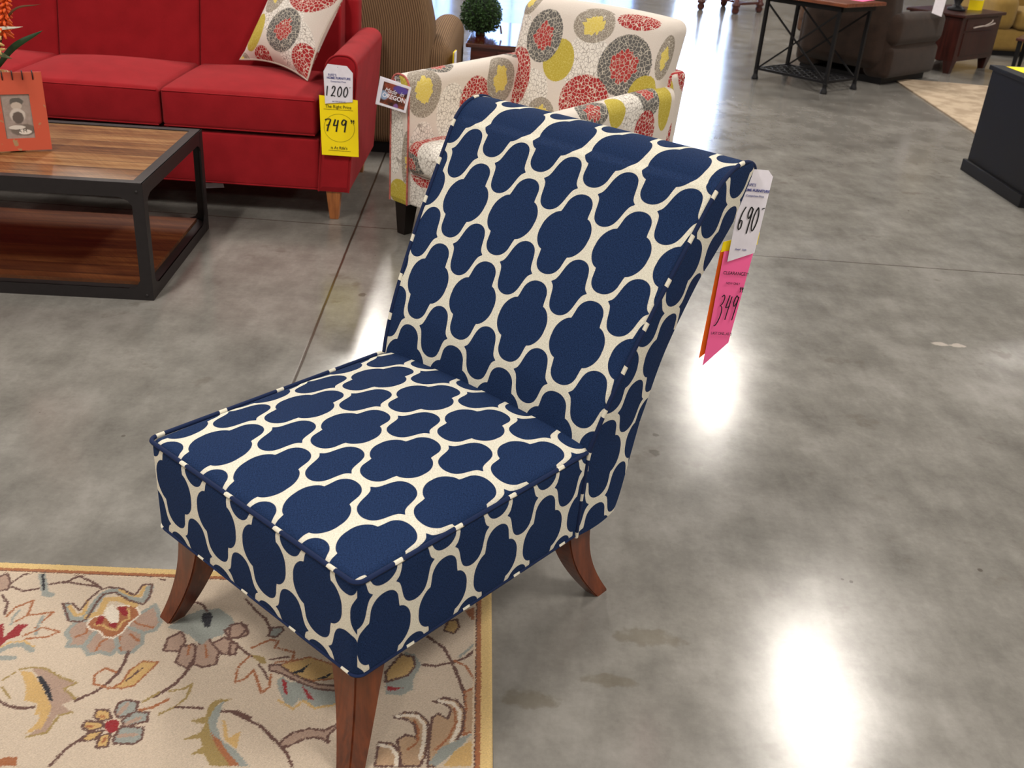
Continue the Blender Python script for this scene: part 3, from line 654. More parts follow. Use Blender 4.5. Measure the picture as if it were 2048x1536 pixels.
# ------------------------------------------------------------------ floral rug under the chair
RUGDATA = [[0,5,[-1120,1780,-1080,1800,-1012,1803,-963,1790,-910,1767,-888,1750]],[0,5,[-974,1759,-959,1780,-925,1804]],[0,5,[-1004,1750,-976,1763,-912,1757,-892,1754]],[0,5,[-1088,1745,-1075,1776,-1046,1794]],[0,5,[-1081,1732,-1049,1721,-1021,1734]],[5,0,[-1128,1760,-1112,1776,-1090,1745,-1085,1722,-1106,1714]],[0,4,[-1128,1760,-1112,1776,-1090,1745,-1085,1722,-1106,1714,-1128,1760]],[0,5,[-1088,1703,-1064,1678,-1053,1643]],[0,4,[-854,1805,-791,1806,-759,1795]],[3,14,[-1041,1790,-1019,1753,-1000,1718,-985,1715]],[6,4,[-1034,1781,-1008,1731]],[4,0,[-1053,1608,-1041,1614,-1020,1570,-1012,1613,-990,1618,-995,1590,-991,1582,-1010,1567,-1015,1544,-1022,1545]],[1,4,[-1046,1635,-1041,1667,-1014,1693,-1004,1645,-1021,1621]],[3,4,[-1026,1612,-1031,1641,-1028,1659]],[1,4,[-1006,1644,-955,1661,-965,1631,-970,1609]],[3,6,[-960,1589,-968,1618,-971,1644]],[1,4,[-983,1582,-956,1611,-917,1602,-935,1584,-976,1573]],[3,12,[-1011,1530,-996,1550,-971,1557,-947,1541]],[2,3,[-1016,1540,-1001,1560,-975,1567,-949,1553]],[3,12,[-1003,1513,-974,1516]],[5,0,[-902,1600,-897,1635,-876,1642,-858,1639,-780,1666,-751,1710,-719,1655,-722,1629,-744,1618,-735,1585,-745,1559,-766,1553,-781,1572,-783,1547,-810,1552,-831,1541,-849,1564,-882,1561,-885,1581]],[3,8,[-902,1600,-897,1635,-876,1642,-858,1639,-780,1666,-751,1710,-719,1655,-722,1629,-744,1618,-735,1585,-745,1559,-766,1553,-781,1572,-783,1547,-810,1552,-831,1541,-849,1564,-882,1561,-885,1581,-902,1600]],[1,4,[-877,1590,-861,1605,-865,1630]],[1,4,[-820,1555,-819,1580,-810,1594]],[1,4,[-769,1561,-782,1580,-787,1600]],[1,4,[-744,1593,-770,1611]],[1,4,[-731,1637,-759,1642,-780,1653]],[3,9,[-849,1564,-844,1607]],[3,9,[-781,1572,-793,1595]],[3,9,[-747,1618,-778,1631]],[1,0,[-872,1638,-864,1656,-844,1663,-827,1697,-792,1701,-771,1676,-783,1644,-789,1613,-799,1595,-820,1597,-835,1612,-860,1618]],[8,3,[-872,1638,-864,1656,-844,1663,-827,1697,-792,1701,-771,1676,-783,1644,-789,1613,-799,1595,-820,1597,-835,1612,-860,1618,-872,1638]],[2,4,[-854,1631,-837,1633,-821,1622,-800,1620,-801,1646,-789,1660,-804,1690]],[4,0,[-854,1633,-855,1662,-843,1659,-839,1637,-849,1630]],[4,0,[-830,1694,-809,1696,-796,1666,-808,1667]],[4,0,[-828,1638,-810,1645,-806,1628,-817,1627]],[8,0,[-855,1684,-843,1699,-819,1679,-807,1645,-822,1639,-842,1659]],[3,16,[-938,1686,-910,1644,-885,1643,-879,1663,-880,1695,-876,1730,-857,1749,-819,1730,-790,1717,-777,1725,-783,1765]],[2,7,[-930,1684,-906,1656,-891,1662,-900,1706]],[2,8,[-845,1750,-818,1737,-795,1733,-795,1766]],[2,14,[-879,1655,-858,1670,-862,1715,-836,1719,-793,1703]],[0,4,[-948,1691,-912,1637,-888,1636,-878,1646,-878,1704,-874,1733,-850,1740,-811,1717,-777,1707]],[0,4,[-948,1691,-927,1692,-903,1672,-899,1711,-888,1743,-875,1756,-844,1755,-809,1736,-805,1741,-801,1773,-782,1777,-772,1735,-777,1707]],[0,6,[-754,1559,-750,1527,-750,1500,-760,1468,-776,1441,-803,1416]],[1,4,[-756,1499,-781,1508,-795,1487,-785,1462,-749,1455]],[2,0,[-749,1455,-734,1471,-731,1506,-714,1535,-683,1536,-695,1498,-708,1466,-728,1457]],[1,3,[-749,1455,-734,1471,-731,1506,-714,1535,-683,1536,-695,1498,-708,1466,-728,1457,-749,1455]],[0,3,[-726,1479,-709,1516]],[3,0,[-700,1640,-672,1683,-649,1704,-610,1713,-580,1693,-560,1665,-579,1628,-599,1617,-615,1594,-639,1617,-671,1635]],[5,0,[-683,1570,-688,1607,-667,1631,-648,1603,-650,1572]],[0,4,[-683,1570,-688,1607,-667,1631,-648,1603,-650,1572,-683,1570]],[5,0,[-648,1538,-652,1586,-627,1597,-613,1558,-621,1525]],[0,4,[-648,1538,-652,1586,-627,1597,-613,1558,-621,1525,-648,1538]],[5,0,[-611,1538,-622,1590,-604,1617,-572,1583,-565,1543,-589,1531]],[0,4,[-611,1538,-622,1590,-604,1617,-572,1583,-565,1543,-589,1531,-611,1538]],[5,0,[-591,1601,-572,1624,-538,1607,-536,1579,-562,1572]],[0,4,[-591,1601,-572,1624,-538,1607,-536,1579,-562,1572,-591,1601]],[5,0,[-578,1645,-561,1669,-537,1667,-525,1638,-542,1624,-563,1625]],[0,4,[-578,1645,-561,1669,-537,1667,-525,1638,-542,1624,-563,1625,-578,1645]],[1,3,[-631,1564,-637,1592]],[1,3,[-590,1560,-604,1596]],[3,0,[-663,1653,-637,1682,-608,1686,-577,1663,-592,1635,-612,1595,-639,1625]],[6,0,[-641,1691,-624,1700,-616,1685,-612,1652,-622,1651,-637,1674]],[0,5,[-669,1729,-649,1722,-633,1701]],[0,6,[-614,1538,-619,1510,-630,1478,-656,1442]],[7,4,[-674,1426,-652,1454]],[7,4,[-634,1459,-605,1470,-596,1482,-595,1445,-610,1418,-632,1398]],[1,6,[-671,1405,-651,1414,-629,1436]],[3,0,[-717,1393,-719,1418,-707,1428,-682,1425,-679,1397,-704,1381]],[0,4,[-717,1393,-719,1418,-707,1428,-682,1425,-679,1397,-704,1381,-717,1393]],[3,0,[-697,1375,-680,1400,-654,1400,-648,1378,-684,1362]],[0,4,[-697,1375,-680,1400,-654,1400,-648,1378,-684,1362,-697,1375]],[3,0,[-695,1331,-692,1361,-650,1362,-643,1336,-651,1322,-688,1319]],[0,4,[-695,1331,-692,1361,-650,1362,-643,1336,-651,1322,-688,1319,-695,1331]],[5,8,[-708,1391,-702,1416]],[5,8,[-684,1369,-666,1384]],[5,8,[-688,1338,-659,1344]],[2,0,[-751,1379,-753,1397,-732,1399,-717,1379,-737,1370]],[0,4,[-751,1379,-753,1397,-732,1399,-717,1379,-737,1370,-751,1379]],[2,0,[-762,1351,-762,1368,-735,1367,-719,1359,-746,1343]],[0,4,[-762,1351,-762,1368,-735,1367,-719,1359,-746,1343,-762,1351]],[2,0,[-754,1319,-747,1339,-720,1348,-728,1324]],[0,4,[-754,1319,-747,1339,-720,1348,-728,1324,-754,1319]],[2,0,[-718,1306,-722,1335,-705,1343,-698,1311]],[0,4,[-718,1306,-722,1335,-705,1343,-698,1311,-718,1306]],[1,4,[-741,1380,-733,1381]],[1,4,[-754,1355,-744,1356]],[1,4,[-711,1320,-710,1330]],[4,0,[-725,1370,-710,1377,-699,1373,-695,1351,-705,1343,-719,1352]],[0,5,[-750,1329,-769,1301,-782,1257]],[5,0,[-924,1493,-900,1495,-855,1473,-820,1462,-837,1445,-805,1420,-824,1403,-795,1385,-822,1376,-822,1335,-853,1319,-838,1347,-835,1381,-866,1431,-899,1469]],[7,4,[-946,1486,-925,1494,-900,1495,-855,1473,-820,1462,-837,1445,-805,1420]],[7,4,[-796,1387,-817,1376,-821,1333,-853,1319]],[2,0,[-944,1483,-919,1482,-890,1455,-863,1424,-838,1391,-834,1344,-858,1325,-849,1359,-855,1379,-862,1371,-871,1402,-897,1406,-911,1441]],[6,0,[-905,1472,-895,1473,-867,1446,-845,1412,-851,1411,-880,1444]],[0,6,[-947,1401,-923,1390,-892,1386,-874,1391]],[7,3,[-965,1454,-950,1478]],[7,3,[-957,1436,-928,1410]],[7,0,[-543,1400,-546,1428,-536,1447,-505,1451,-528,1437,-533,1401,-520,1368,-498,1337,-470,1311,-444,1290,-497,1285,-521,1312,-544,1307,-526,1328,-537,1347,-570,1340,-541,1360,-540,1383,-570,1387]],[3,0,[-536,1394,-532,1426,-519,1446,-519,1417,-516,1379,-496,1347,-458,1322,-429,1291,-448,1289,-484,1316,-519,1355]],[2,0,[-510,1397,-503,1394,-484,1352,-467,1374,-462,1328,-491,1348]],[1,0,[-524,1365,-501,1347,-446,1290,-463,1288,-501,1331]],[0,5,[-607,1419,-555,1422]],[0,6,[-516,1417,-490,1420,-458,1406]],[1,0,[-880,1262,-864,1270,-848,1271,-839,1252,-874,1249]],[0,5,[-502,1420,-472,1406,-434,1389,-388,1348,-368,1328,-351,1299]],[5,0,[-386,1352,-370,1376,-340,1391,-309,1389,-285,1411,-284,1405,-301,1376,-295,1361,-320,1371,-344,1365,-369,1344,-384,1342]],[0,4,[-386,1352,-370,1376,-340,1391,-309,1389,-285,1411,-284,1405,-301,1376,-295,1361,-320,1371,-344,1365,-369,1344,-384,1342,-386,1352]],[0,5,[-561,1751,-528,1715,-501,1691,-480,1655]],[3,0,[-482,1638,-480,1664,-458,1670,-453,1658,-464,1636]],[0,4,[-482,1638,-480,1664,-458,1670,-453,1658,-464,1636,-482,1638]],[5,0,[-571,1662,-549,1673,-532,1653,-542,1627,-560,1621]],[0,4,[-571,1662,-549,1673,-532,1653,-542,1627,-560,1621,-571,1662]],[5,0,[-556,1609,-539,1607,-535,1575,-546,1572]],[0,4,[-556,1609,-539,1607,-535,1575,-546,1572,-556,1609]],[0,5,[-534,1599,-508,1578,-496,1572]],[1,4,[-506,1599,-497,1608,-473,1627,-456,1624,-459,1604,-415,1596,-414,1569,-446,1561]],[1,4,[-506,1571,-519,1538,-513,1497,-497,1506,-485,1534,-454,1474,-442,1490,-448,1527]],[0,4,[-461,1568,-423,1580]],[0,4,[-479,1550,-463,1533,-450,1511]],[7,0,[-506,1579,-474,1574,-464,1556,-477,1554]],[3,0,[-431,1513,-423,1522,-406,1509,-382,1511,-358,1499,-297,1491,-302,1458,-347,1446,-377,1464,-382,1443,-400,1451,-422,1485]],[2,4,[-415,1457,-381,1437,-366,1462,-341,1443,-302,1458]],[4,0,[-423,1518,-411,1508,-401,1473,-409,1479]],[4,0,[-380,1504,-367,1491,-345,1464,-359,1466]],[2,0,[-436,1555,-412,1569,-382,1584,-352,1576,-313,1560,-307,1530,-356,1518,-385,1522,-412,1534]],[1,3,[-436,1555,-412,1569,-382,1584,-352,1576,-313,1560,-307,1530,-356,1518,-385,1522,-412,1534,-436,1555]],[6,0,[-407,1535,-390,1548,-375,1567,-383,1541,-398,1533]],[6,0,[-355,1522,-340,1531,-319,1550,-336,1525]],[5,0,[-457,1552,-436,1555,-415,1538,-378,1519,-344,1508,-303,1508,-301,1494,-349,1496,-394,1514,-430,1532,-454,1537]],[0,4,[-457,1552,-436,1555,-415,1538,-378,1519,-344,1508,-303,1508,-301,1494,-349,1496,-394,1514,-430,1532,-454,1537,-457,1552]],[3,0,[-216,1559,-183,1622,-163,1616,-145,1586,-156,1543,-155,1513,-175,1496,-207,1496]],[2,0,[-216,1559,-191,1613,-165,1608,-158,1581,-169,1553,-212,1529]],[0,4,[-216,1559,-191,1613,-165,1608,-158,1581,-169,1553,-212,1529,-216,1559]],[4,0,[-207,1517,-172,1517,-193,1507,-206,1506]],[0,5,[-142,1587,-114,1586,-82,1601,-55,1616,-37,1642]],[0,6,[-141,1674,-103,1643,-83,1605,-65,1560,-50,1517,-42,1481]],[2,0,[-108,1697,-103,1728,-83,1739,-75,1714,-85,1691]],[0,4,[-108,1697,-103,1728,-83,1739,-75,1714,-85,1691,-108,1697]],[3,5,[-67,1619,-39,1659]],[1,0,[-67,1768,-47,1784,-36,1745,-50,1739]],[6,0,[-46,1771,-39,1767,-39,1745,-43,1748]],[9,0,[-48,1520,-24,1534,-17,1463,-17,1421,-42,1405,-42,1481]],[1,3,[-48,1520,-24,1534,-17,1463,-17,1421,-42,1405,-42,1481,-48,1520]],[1,4,[-77,1606,-51,1593,-31,1556]],[9,0,[-182,1435,-164,1451,-135,1451,-114,1432,-110,1399,-110,1347,-117,1321,-151,1318,-167,1380,-153,1394,-132,1390,-139,1423,-159,1434]],[0,4,[-182,1435,-164,1451,-135,1451,-114,1432,-110,1399,-110,1347,-117,1321,-151,1318,-167,1380,-153,1394,-132,1390,-139,1423,-159,1434,-182,1435]],[8,6,[-175,1438,-157,1445,-134,1442,-119,1421,-116,1378,-119,1340]],[1,4,[-140,1433,-130,1410,-128,1377,-144,1359]],[9,0,[-109,1485,-89,1498,-62,1493,-44,1467,-45,1418,-57,1378,-71,1360,-90,1324,-102,1322,-106,1386,-107,1443,-96,1454,-76,1443,-70,1468,-88,1484]],[0,4,[-109,1485,-89,1498,-62,1493,-44,1467,-45,1418,-57,1378,-71,1360,-90,1324,-102,1322,-106,1386,-107,1443,-96,1454,-76,1443,-70,1468,-88,1484,-109,1485]],[8,6,[-99,1488,-69,1485,-53,1462,-53,1418,-65,1380]],[1,4,[-65,1472,-59,1431,-71,1392,-91,1364]],[9,0,[-201,1370,-175,1369,-157,1348,-156,1317,-200,1313]],[0,4,[-201,1370,-175,1369,-157,1348,-156,1317,-200,1313,-201,1370]],[8,6,[-197,1364,-177,1361,-163,1342,-161,1320]],[2,0,[-73,1325,-56,1362,-11,1408,-6,1332]],[3,0,[-103,1329,-82,1369,-24,1414,-38,1386,-69,1344,-87,1324]]]
def floral_rug():
    ya = .058; W, L = 1.60, 2.40; ox, oy = -.0125, 1.884
    xs = np.concatenate([np.linspace(-W, -1.30, 30, endpoint=False), np.linspace(-1.30, 0, 621)])
    ys = np.concatenate([np.linspace(-L, -.74, 60, endpoint=False), np.linspace(-.74, 0, 361)])
    X, Y = np.meshgrid(xs, ys); ca, sa = math.cos(ya), math.sin(ya)
    WX = ox + X * ca - Y * sa; WY = oy + X * sa + Y * ca
    rng = np.random.default_rng(3)
    PAL = [(92, 62, 54), (150, 92, 56), (188, 154, 98), (138, 142, 136), (134, 22, 30), (160, 134, 118), (24, 24, 34), (146, 124, 74), (214, 202, 186), (172, 142, 112)]
    PAL = np.array([srgb(*c)[:3] for c in PAL])
    col = np.empty(X.shape + (3,)); col[:] = srgb(190, 173, 154)[:3]
    jx = WX * 1000 + rng.normal(0, 1.0, X.shape); jy = WY * 1000 + rng.normal(0, 1.0, X.shape)
    def inpoly(px, py, P):
        r = np.zeros(px.shape, bool); n = len(P)
        for i in range(n):
            x1, y1 = P[i]; x2, y2 = P[(i + 1) % n]
            if y1 == y2: continue
            c = ((y1 > py) != (y2 > py)) & (px < (x2 - x1) * (py - y1) / (y2 - y1) + x1); r ^= c
        return r
    def paint(dx, dy, clip):
        for c, w, fl_ in RUGDATA:
            P = [(fl_[i] + dx, fl_[i + 1] + dy) for i in range(0, len(fl_), 2)]
            x0 = min(p[0] for p in P) - w - 3; x1 = max(p[0] for p in P) + w + 3; y0 = min(p[1] for p in P) - w - 3; y1 = max(p[1] for p in P) + w + 3
            sel = np.nonzero((jx > x0) & (jx < x1) & (jy > y0) & (jy < y1) & clip)
            if not len(sel[0]): continue
            px, py = jx[sel], jy[sel]
            if w == 0: m = inpoly(px, py, P)
            else:
                d = np.full(px.shape, 1e9)
                for (ax_, ay), (bx, by) in zip(P[:-1], P[1:]):
                    vx, vy = bx - ax_, by - ay; ll = vx * vx + vy * vy + 1e-9
                    t = np.clip(((px - ax_) * vx + (py - ay) * vy) / ll, 0, 1); d = np.minimum(d, np.hypot(px - ax_ - t * vx, py - ay - t * vy))
                m = d < w / 2 + .6
            col[sel[0][m], sel[1][m]] = PAL[c]
    allm = np.ones(X.shape, bool)
    paint(-1080, -60, WX < -1.16); paint(-60, -640, WY < 1.19); paint(-900, -1180, WY < .9); paint(60, -1260, WY < .7)
    paint(0, 0, allm)
    dist = np.minimum(np.minimum(-X, X + W), np.minimum(-Y, Y + L)) + rng.normal(0, .0008, X.shape)
    col[dist < .040] = srgb(200, 180, 155)[:3]
    col[dist < .036] = PAL[0]; col[dist < .0335] = PAL[1]; col[dist < .024] = srgb(206, 176, 118)[:3]
    col *= rng.normal(1, .05, X.shape)[..., None]; col = np.clip(col, 0, 1)
    ny, nx = X.shape; H = .008 - .005 * np.clip(1 - dist / .006, 0, 1) + rng.normal(0, .0003, X.shape)
    Vv = np.stack([X.ravel(), Y.ravel(), H.ravel()], 1)
    i = np.arange(ny * nx).reshape(ny, nx); Fq = np.stack([i[:-1, :-1], i[:-1, 1:], i[1:, 1:], i[1:, :-1]], -1).reshape(-1, 4)
    # skirt down to the floor
    loop = np.concatenate([i[0, :], i[1:, -1], i[-1, -2::-1], i[-2:0:-1, 0]]); n0 = len(Vv)
    sk = Vv[loop].copy(); sk[:, 2] = 0; Vv = np.concatenate([Vv, sk]); k = np.arange(len(loop)); k2 = (k + 1) % len(loop)
    Fs = np.stack([loop, n0 + k, n0 + k2, loop[k2]], 1); Fa = np.concatenate([Fq, Fs])
    me = bpy.data.meshes.new('floral_rug'); me.vertices.add(len(Vv)); me.vertices.foreach_set('co', Vv.ravel())
    me.loops.add(Fa.size); me.loops.foreach_set('vertex_index', Fa.ravel().astype(np.int32)); me.polygons.add(len(Fa))
    me.polygons.foreach_set('loop_start', (np.arange(len(Fa)) * 4).astype(np.int32)); me.polygons.foreach_set('loop_total', np.full(len(Fa), 4, np.int32)); me.update(calc_edges=True)
    at = me.color_attributes.new('yarn', 'FLOAT_COLOR', 'POINT'); C4 = np.ones((len(Vv), 4)); C4[:n0, :3] = col.reshape(-1, 3); C4[n0:, :3] = srgb(190, 160, 110)[:3]
    at.data.foreach_set('color', C4.ravel())
    t = NT('tufted_rug_yarn'); a = t.n('ShaderNodeAttribute'); a.attribute_name = 'yarn'
    nz = t.noise(t.map(t.obj(), (1, 2.2, 1)), 260, 3, .7); mm = t.n('ShaderNodeMix', data_type='RGBA', blend_type='MULTIPLY'); mm.inputs[0].default_value = 1
    t.put(mm.inputs[6], a.outputs['Color']); t.put(mm.inputs[7], t.ramp(nz, [(.25, (.72, .72, .72, 1)), (.65, (1.06, 1.06, 1.06, 1))]))
    t.bump(nz, .7, .004); me.materials.append(t.fin(mm.outputs[2], .95, .1, sheen=.2))
    o = bpy.data.objects.new('floral_rug', me); link(o); o.location = (ox, oy, 0); o.rotation_euler = (0, 0, ya)
    tag(o, 'cream tufted area rug with floral scrolls and gold border under the blue chair', 'rug')
floral_rug()

# ------------------------------------------------------------------ red sofa
def arch(w, z0, z1, r, lean=0.0, k=7):
    """closed outline (x,z), inner bottom first: x from -w (inner) to 0 (outer)"""
    P = [(-w, z0)]
    for i in range(9): P.append((-w, z0 + (z1 - r - z0) * (i + 1) / 9))
    for i in range(1, k): a = PI - PI / 2 * i / k; P.append((-w + r + r * math.cos(a), z1 - r + r * math.sin(a)))
    P.append((-w + r, z1)); P.append((-r, z1))
    for i in range(1, k): a = PI / 2 - PI / 2 * i / k; P.append((-r + r * math.cos(a), z1 - r + r * math.sin(a)))
    for i in range(9): P.append((0, z1 - r - (z1 - r - z0) * i / 9))
    P.append((0, z0))
    return [(x + lean * (z - z0), z) for x, z in P]
def arm(name, prof, y0, y1, mat, parent, x0=0.0, mirror=False, capmat=None, pipe=None, capuv=None, slope=0.0, ny=14, taper=None):
    """arch outline swept from y0 (front) to y1, with a front panel as sub-part"""
    pr = [((-x if mirror else x) + x0, z) for x, z in prof]
    s = [0]
    for i in range(1, len(pr)): s.append(s[-1] + math.hypot(pr[i][0] - pr[i - 1][0], pr[i][1] - pr[i - 1][1]))
    zt = max(z for _, z in pr); zb = min(z for _, z in pr)
    rows = []; uvr = []
    for i in range(ny + 1):
        y = y0 + (y1 - y0) * i / ny
        rows.append([(x, y, z + slope * (y - y0) * (z - zb) / (zt - zb)) for x, z in pr]); uvr.append([(y - y0, q) for q in s])
    o = ladder(name, rows, mat, parent, uvs=uvr)
    if not mirror: o.data.flip_normals()
    cxm = sum(p[0] for p in pr) / len(pr); czm = sum(p[1] for p in pr) / len(pr)
    for yy, nm in ((y0, 'front_panel'), (y1, 'rear_panel')):
        sg = -1 if yy == y0 else 1; off = slope * (yy - y0)
        V = [(x, yy, z + off * (z - zb) / (zt - zb)) for x, z in pr] + [(cxm + (x - cxm) * .8, yy + sg * .008, czm + (z - czm) * .94 + off * (z - zb) / (zt - zb)) for x, z in pr]
        n = len(pr); Fc = [(i, i + 1, n + i + 1, n + i) for i in range(n - 1)] + [tuple(range(n, 2 * n)), (n - 1, 0, n, 2 * n - 1)]
        uv = [[(V[i][0] - x0, V[i][2]) for i in f] for f in Fc]
        m = MB().add(V, Fc); c = mesh_obj(nm, V, Fc, (capmat or mat), o, uvs=uv, smooth=False)
        bm = bmesh.new(); bm.from_mesh(c.data); bmesh.ops.recalc_face_normals(bm, faces=bm.faces)
        if (sum((f.normal.y * f.calc_area()) for f in bm.faces)) * sg < 0: bmesh.ops.reverse_faces(bm, faces=bm.faces)
        bm.to_mesh(c.data); bm.free()
    if pipe: piping('arm_piping', [(x, y0 - .003, z) for x, z in pr], .0045, pipe, o)
    return o
def taper_foot(parent, x, y, h, a, b, mat, name='leg', dx=0, dy=0):
    P = [(x - b + dx, y - b + dy, 0), (x + b + dx, y - b + dy, 0), (x + b + dx, y + b + dy, 0), (x - b + dx, y + b + dy, 0), (x - a, y - a, h), (x + a, y - a, h), (x + a, y + a, h), (x - a, y + a, h)]
    return MB().hexa(P).build(name, mat, parent, bevel=.003)

SF = thing('sofa', 'bright red three-seat sofa with honey wood feet behind the coffee table', 'sofa', (-.825, 4.477, 0), .03)
AW = .138; SL = 2.24
soft_box('base', (-SL, -AW + .004, .012, .86, .140, .372), .012, M_RED, SF, n=(20, 6, 4), crown={'-y': .006})
piping('base_piping', dense([(-SL, .010, .142), (-AW, .010, .142)], .05), .004, M_RED, SF)
cw_ = (SL - AW) / 3
for i in range(3):
    x1 = -AW - cw_ * i; x0 = x1 - cw_
    sc = soft_box('seat_cushion', (x0 + .004, x1 - .004, .004, .66, .386, .556), .022, M_RED, SF, n=(12, 12, 5), crown={'+z': .040, '-y': .008})
    for zz in (.392, .545): piping('cushion_piping', dense([(x0 + .012, .004, zz), (x1 - .012, .004, zz)], .05), .0035, M_RED, sc)
    soft_box('back_cushion', (x0 + .001, x1 - .001, .62, .80, .42, .93), .014, M_RED, SF, n=(10, 6, 12), crown={'-y': .012}, warp=lambda p: Vector((p.x, p.y + (p.z - .42) * .22, p.z)))
soft_box('back_frame', (-SL - AW + .06, -.072, .79, .93, .14, .90), .03, M_RED, SF, n=(20, 4, 8), warp=lambda p: Vector((p.x, p.y + (p.z - .14) * .08, p.z)))
arm('arm', arch(AW, .138, .750, .058, .075), 0, .90, M_RED, SF, 0, pipe=M_RED)
arm('arm', arch(AW, .138, .750, .058, .075), 0, .90, M_RED, SF, -SL - AW, mirror=True, pipe=M_RED)
for x in (-.072, -SL - .06):
    for y in (.04, .87): taper_foot(SF, x, y, .145, .034, .020, M_PALEWOOD, dx=0, dy=0)
LT = card('care_label', [(-.066, .0), (.07, .0), (.088, -.05), (-.03, -.062)], M_WCARD, None, 0, .0008)
LT.location = (-1.53, 4.62, .125); LT.rotation_euler = (math.radians(-25), 0, 0)
tag(LT, 'small white paper label hanging out from under the red sofa', 'label')
MB().box(-.02, .03, -.002, -.001, -.034, -.03).build('lettering', M_INK, LT)

# price tag on the sofa arm
ST = thing('price_tag', 'white 1200 card over a yellow 749 card hanging on the red sofa arm', 'price tag', (-.858, 4.448, .718), .03)
wc = card('white_card', [(-.048, -.002), (.036, -.006), (.062, -.034), (.060, -.158), (-.061, -.172), (-.066, -.034)], M_WCARD, ST, -.006)
wc['label'] = 'white card with a handwritten price'
yc = card('yellow_card', [(-.088, -.138), (.082, -.150), (.086, -.402), (-.080, -.402)], M_YCARD, ST, -.001); yc['label'] = 'bright yellow card with a circle'
MB().tube([(-.004, -.008, -.014), (0, .0, -.008), (.004, .012, 0)], .0008, 5).build('pin', M_INK, ST)
text_on('lettering', "RIFE'S", .015, -.028, -.052, M_BLUEINK, wc, -.0072)
text_on('lettering', 'HOME FURNITURE', .0135, 0, -.064, M_BLUEINK, wc, -.0072, sx=.92, bold=.0003)
text_on('lettering', 'Comparison Price', .0095, -.002, -.077, M_BLUEINK, wc, -.0072, sx=.95)
pen('handwritten_price', '1200', -.060, -.137, .024, .042, .0265, .0021, M_INK, wc, -.0078, .1)
pen('handwritten_price', '-', .046, -.135, .012, .04, .01, .0010, M_INK, wc, -.0078)
text_on('lettering', 'our low price tag', .009, .0, -.162, M_BLUEINK, wc, -.0072, sx=.95)
text_on('lettering', 'The Right Price', .0195, -.004, -.190, M_INK, yc, -.0026, sx=.95)
text_on('lettering', "is At Rife's", .0185, -.002, -.372, M_INK, yc, -.0026, sx=.95)
MB().box(-.068, .062, -.0026, -.002, -.197, -.196).box(-.05, .05, -.0026, -.002, -.3795, -.3785).build('underline', M_INK, yc)
pen('handwritten_price', '749', -.062, -.287, .033, .048, .0335, .0028, M_INK, yc, -.003, .05)
pen('handwritten_price', '99', .050, -.252, .008, .014, .010, .0011, M_INK, yc, -.003)
mb = MB(); pts = [(.068 * math.cos(a), -.0022, -.277 + .062 * math.sin(a)) for a in [2 * PI * i / 40 for i in range(41)]]; mb.tube(pts, .0005, 4); mb.build('circle_line', M_INK, yc)

# patterned pillow leaning in the sofa corner
F_PIL = floral_mat('floral_pillow_fabric', [('W', .22, .24, .16, .1), ('W', .38, .12, .1, .12), ('Y', .085, .13, .065, .1), ('T', .13, .345, .075, .11), ('G', .285, .17, .105, .115), ('R', .34, .40, .13, .12), ('R', .17, .01, .06, .055), ('R', .45, .07, .07, .08), ('T', .02, -.02, .05, .05)])
def pillow():
    S_ = .48; N = 22; V = []; Fc = []; UV = []
    def th(u, v):
        a = max(0, 1 - abs(2 * u - 1) ** 3.0); b = max(0, 1 - abs(2 * v - 1) ** 3.0); return .085 * (a * b) ** .62
    for sd in (-1, 1):
        n0 = len(V)
        for i in range(N + 1):
            for j in range(N + 1):
                u, v = i / N, j / N; du, dv = 2 * u - 1, 2 * v - 1
                pin = .035 * (1 - dv * dv) * du * abs(du); pv = .035 * (1 - du * du) * dv * abs(dv)
                V.append(((u * S_) - pin, sd * th(u, v), (v * S_) - pv))
        for i in range(N):
            for j in range(N):
                q = [n0 + i * (N + 1) + j, n0 + (i + 1) * (N + 1) + j, n0 + (i + 1) * (N + 1) + j + 1, n0 + i * (N + 1) + j + 1]
                t = [(i / N * S_, j / N * S_), ((i + 1) / N * S_, j / N * S_), ((i + 1) / N * S_, (j + 1) / N * S_), (i / N * S_, (j + 1) / N * S_)]
                if sd > 0: q = q[::-1]; t = t[::-1]
                Fc.append(q); UV.append(t)
    o = mesh_obj('pillow_cover', V, Fc, F_PIL, None, uvs=UV)
    return o, S_
PL = thing('throw_pillow', 'square throw pillow with red, grey and yellow discs leaning on the red sofa arm', 'pillow', (0, 0, 0))
po, S_ = pillow(); po.parent = PL
edge = []
for a, b in (((0, 0), (1, 0)), ((1, 0), (1, 1)), ((1, 1), (0, 1)), ((0, 1), (0, 0))):
    for k in range(16):
        t = k / 16; u = a[0] + (b[0] - a[0]) * t; v = a[1] + (b[1] - a[1]) * t; du, dv = 2 * u - 1, 2 * v - 1
        edge.append((u * S_ - .035 * (1 - dv * dv) * du * abs(du), 0, v * S_ - .035 * (1 - du * du) * dv * abs(dv)))
piping('pillow_piping', edge, .005, plain('cream_cord', (196, 186, 174), .8), PL, closed=True)
LLp = Vector((-1.455, 5.02, .602)); LRp = Vector((-1.085, 4.76, .582))
e1 = (LRp - LLp).normalized(); up0 = Vector((.80, .06, .75)); e3 = (up0 - e1 * up0.dot(e1)).normalized(); e2 = e3.cross(e1)
PL.matrix_world = Matrix(((e1.x, e2.x, e3.x, LLp.x), (e1.y, e2.y, e3.y, LLp.y), (e1.z, e2.z, e3.z, LLp.z), (0, 0, 0, 1)))

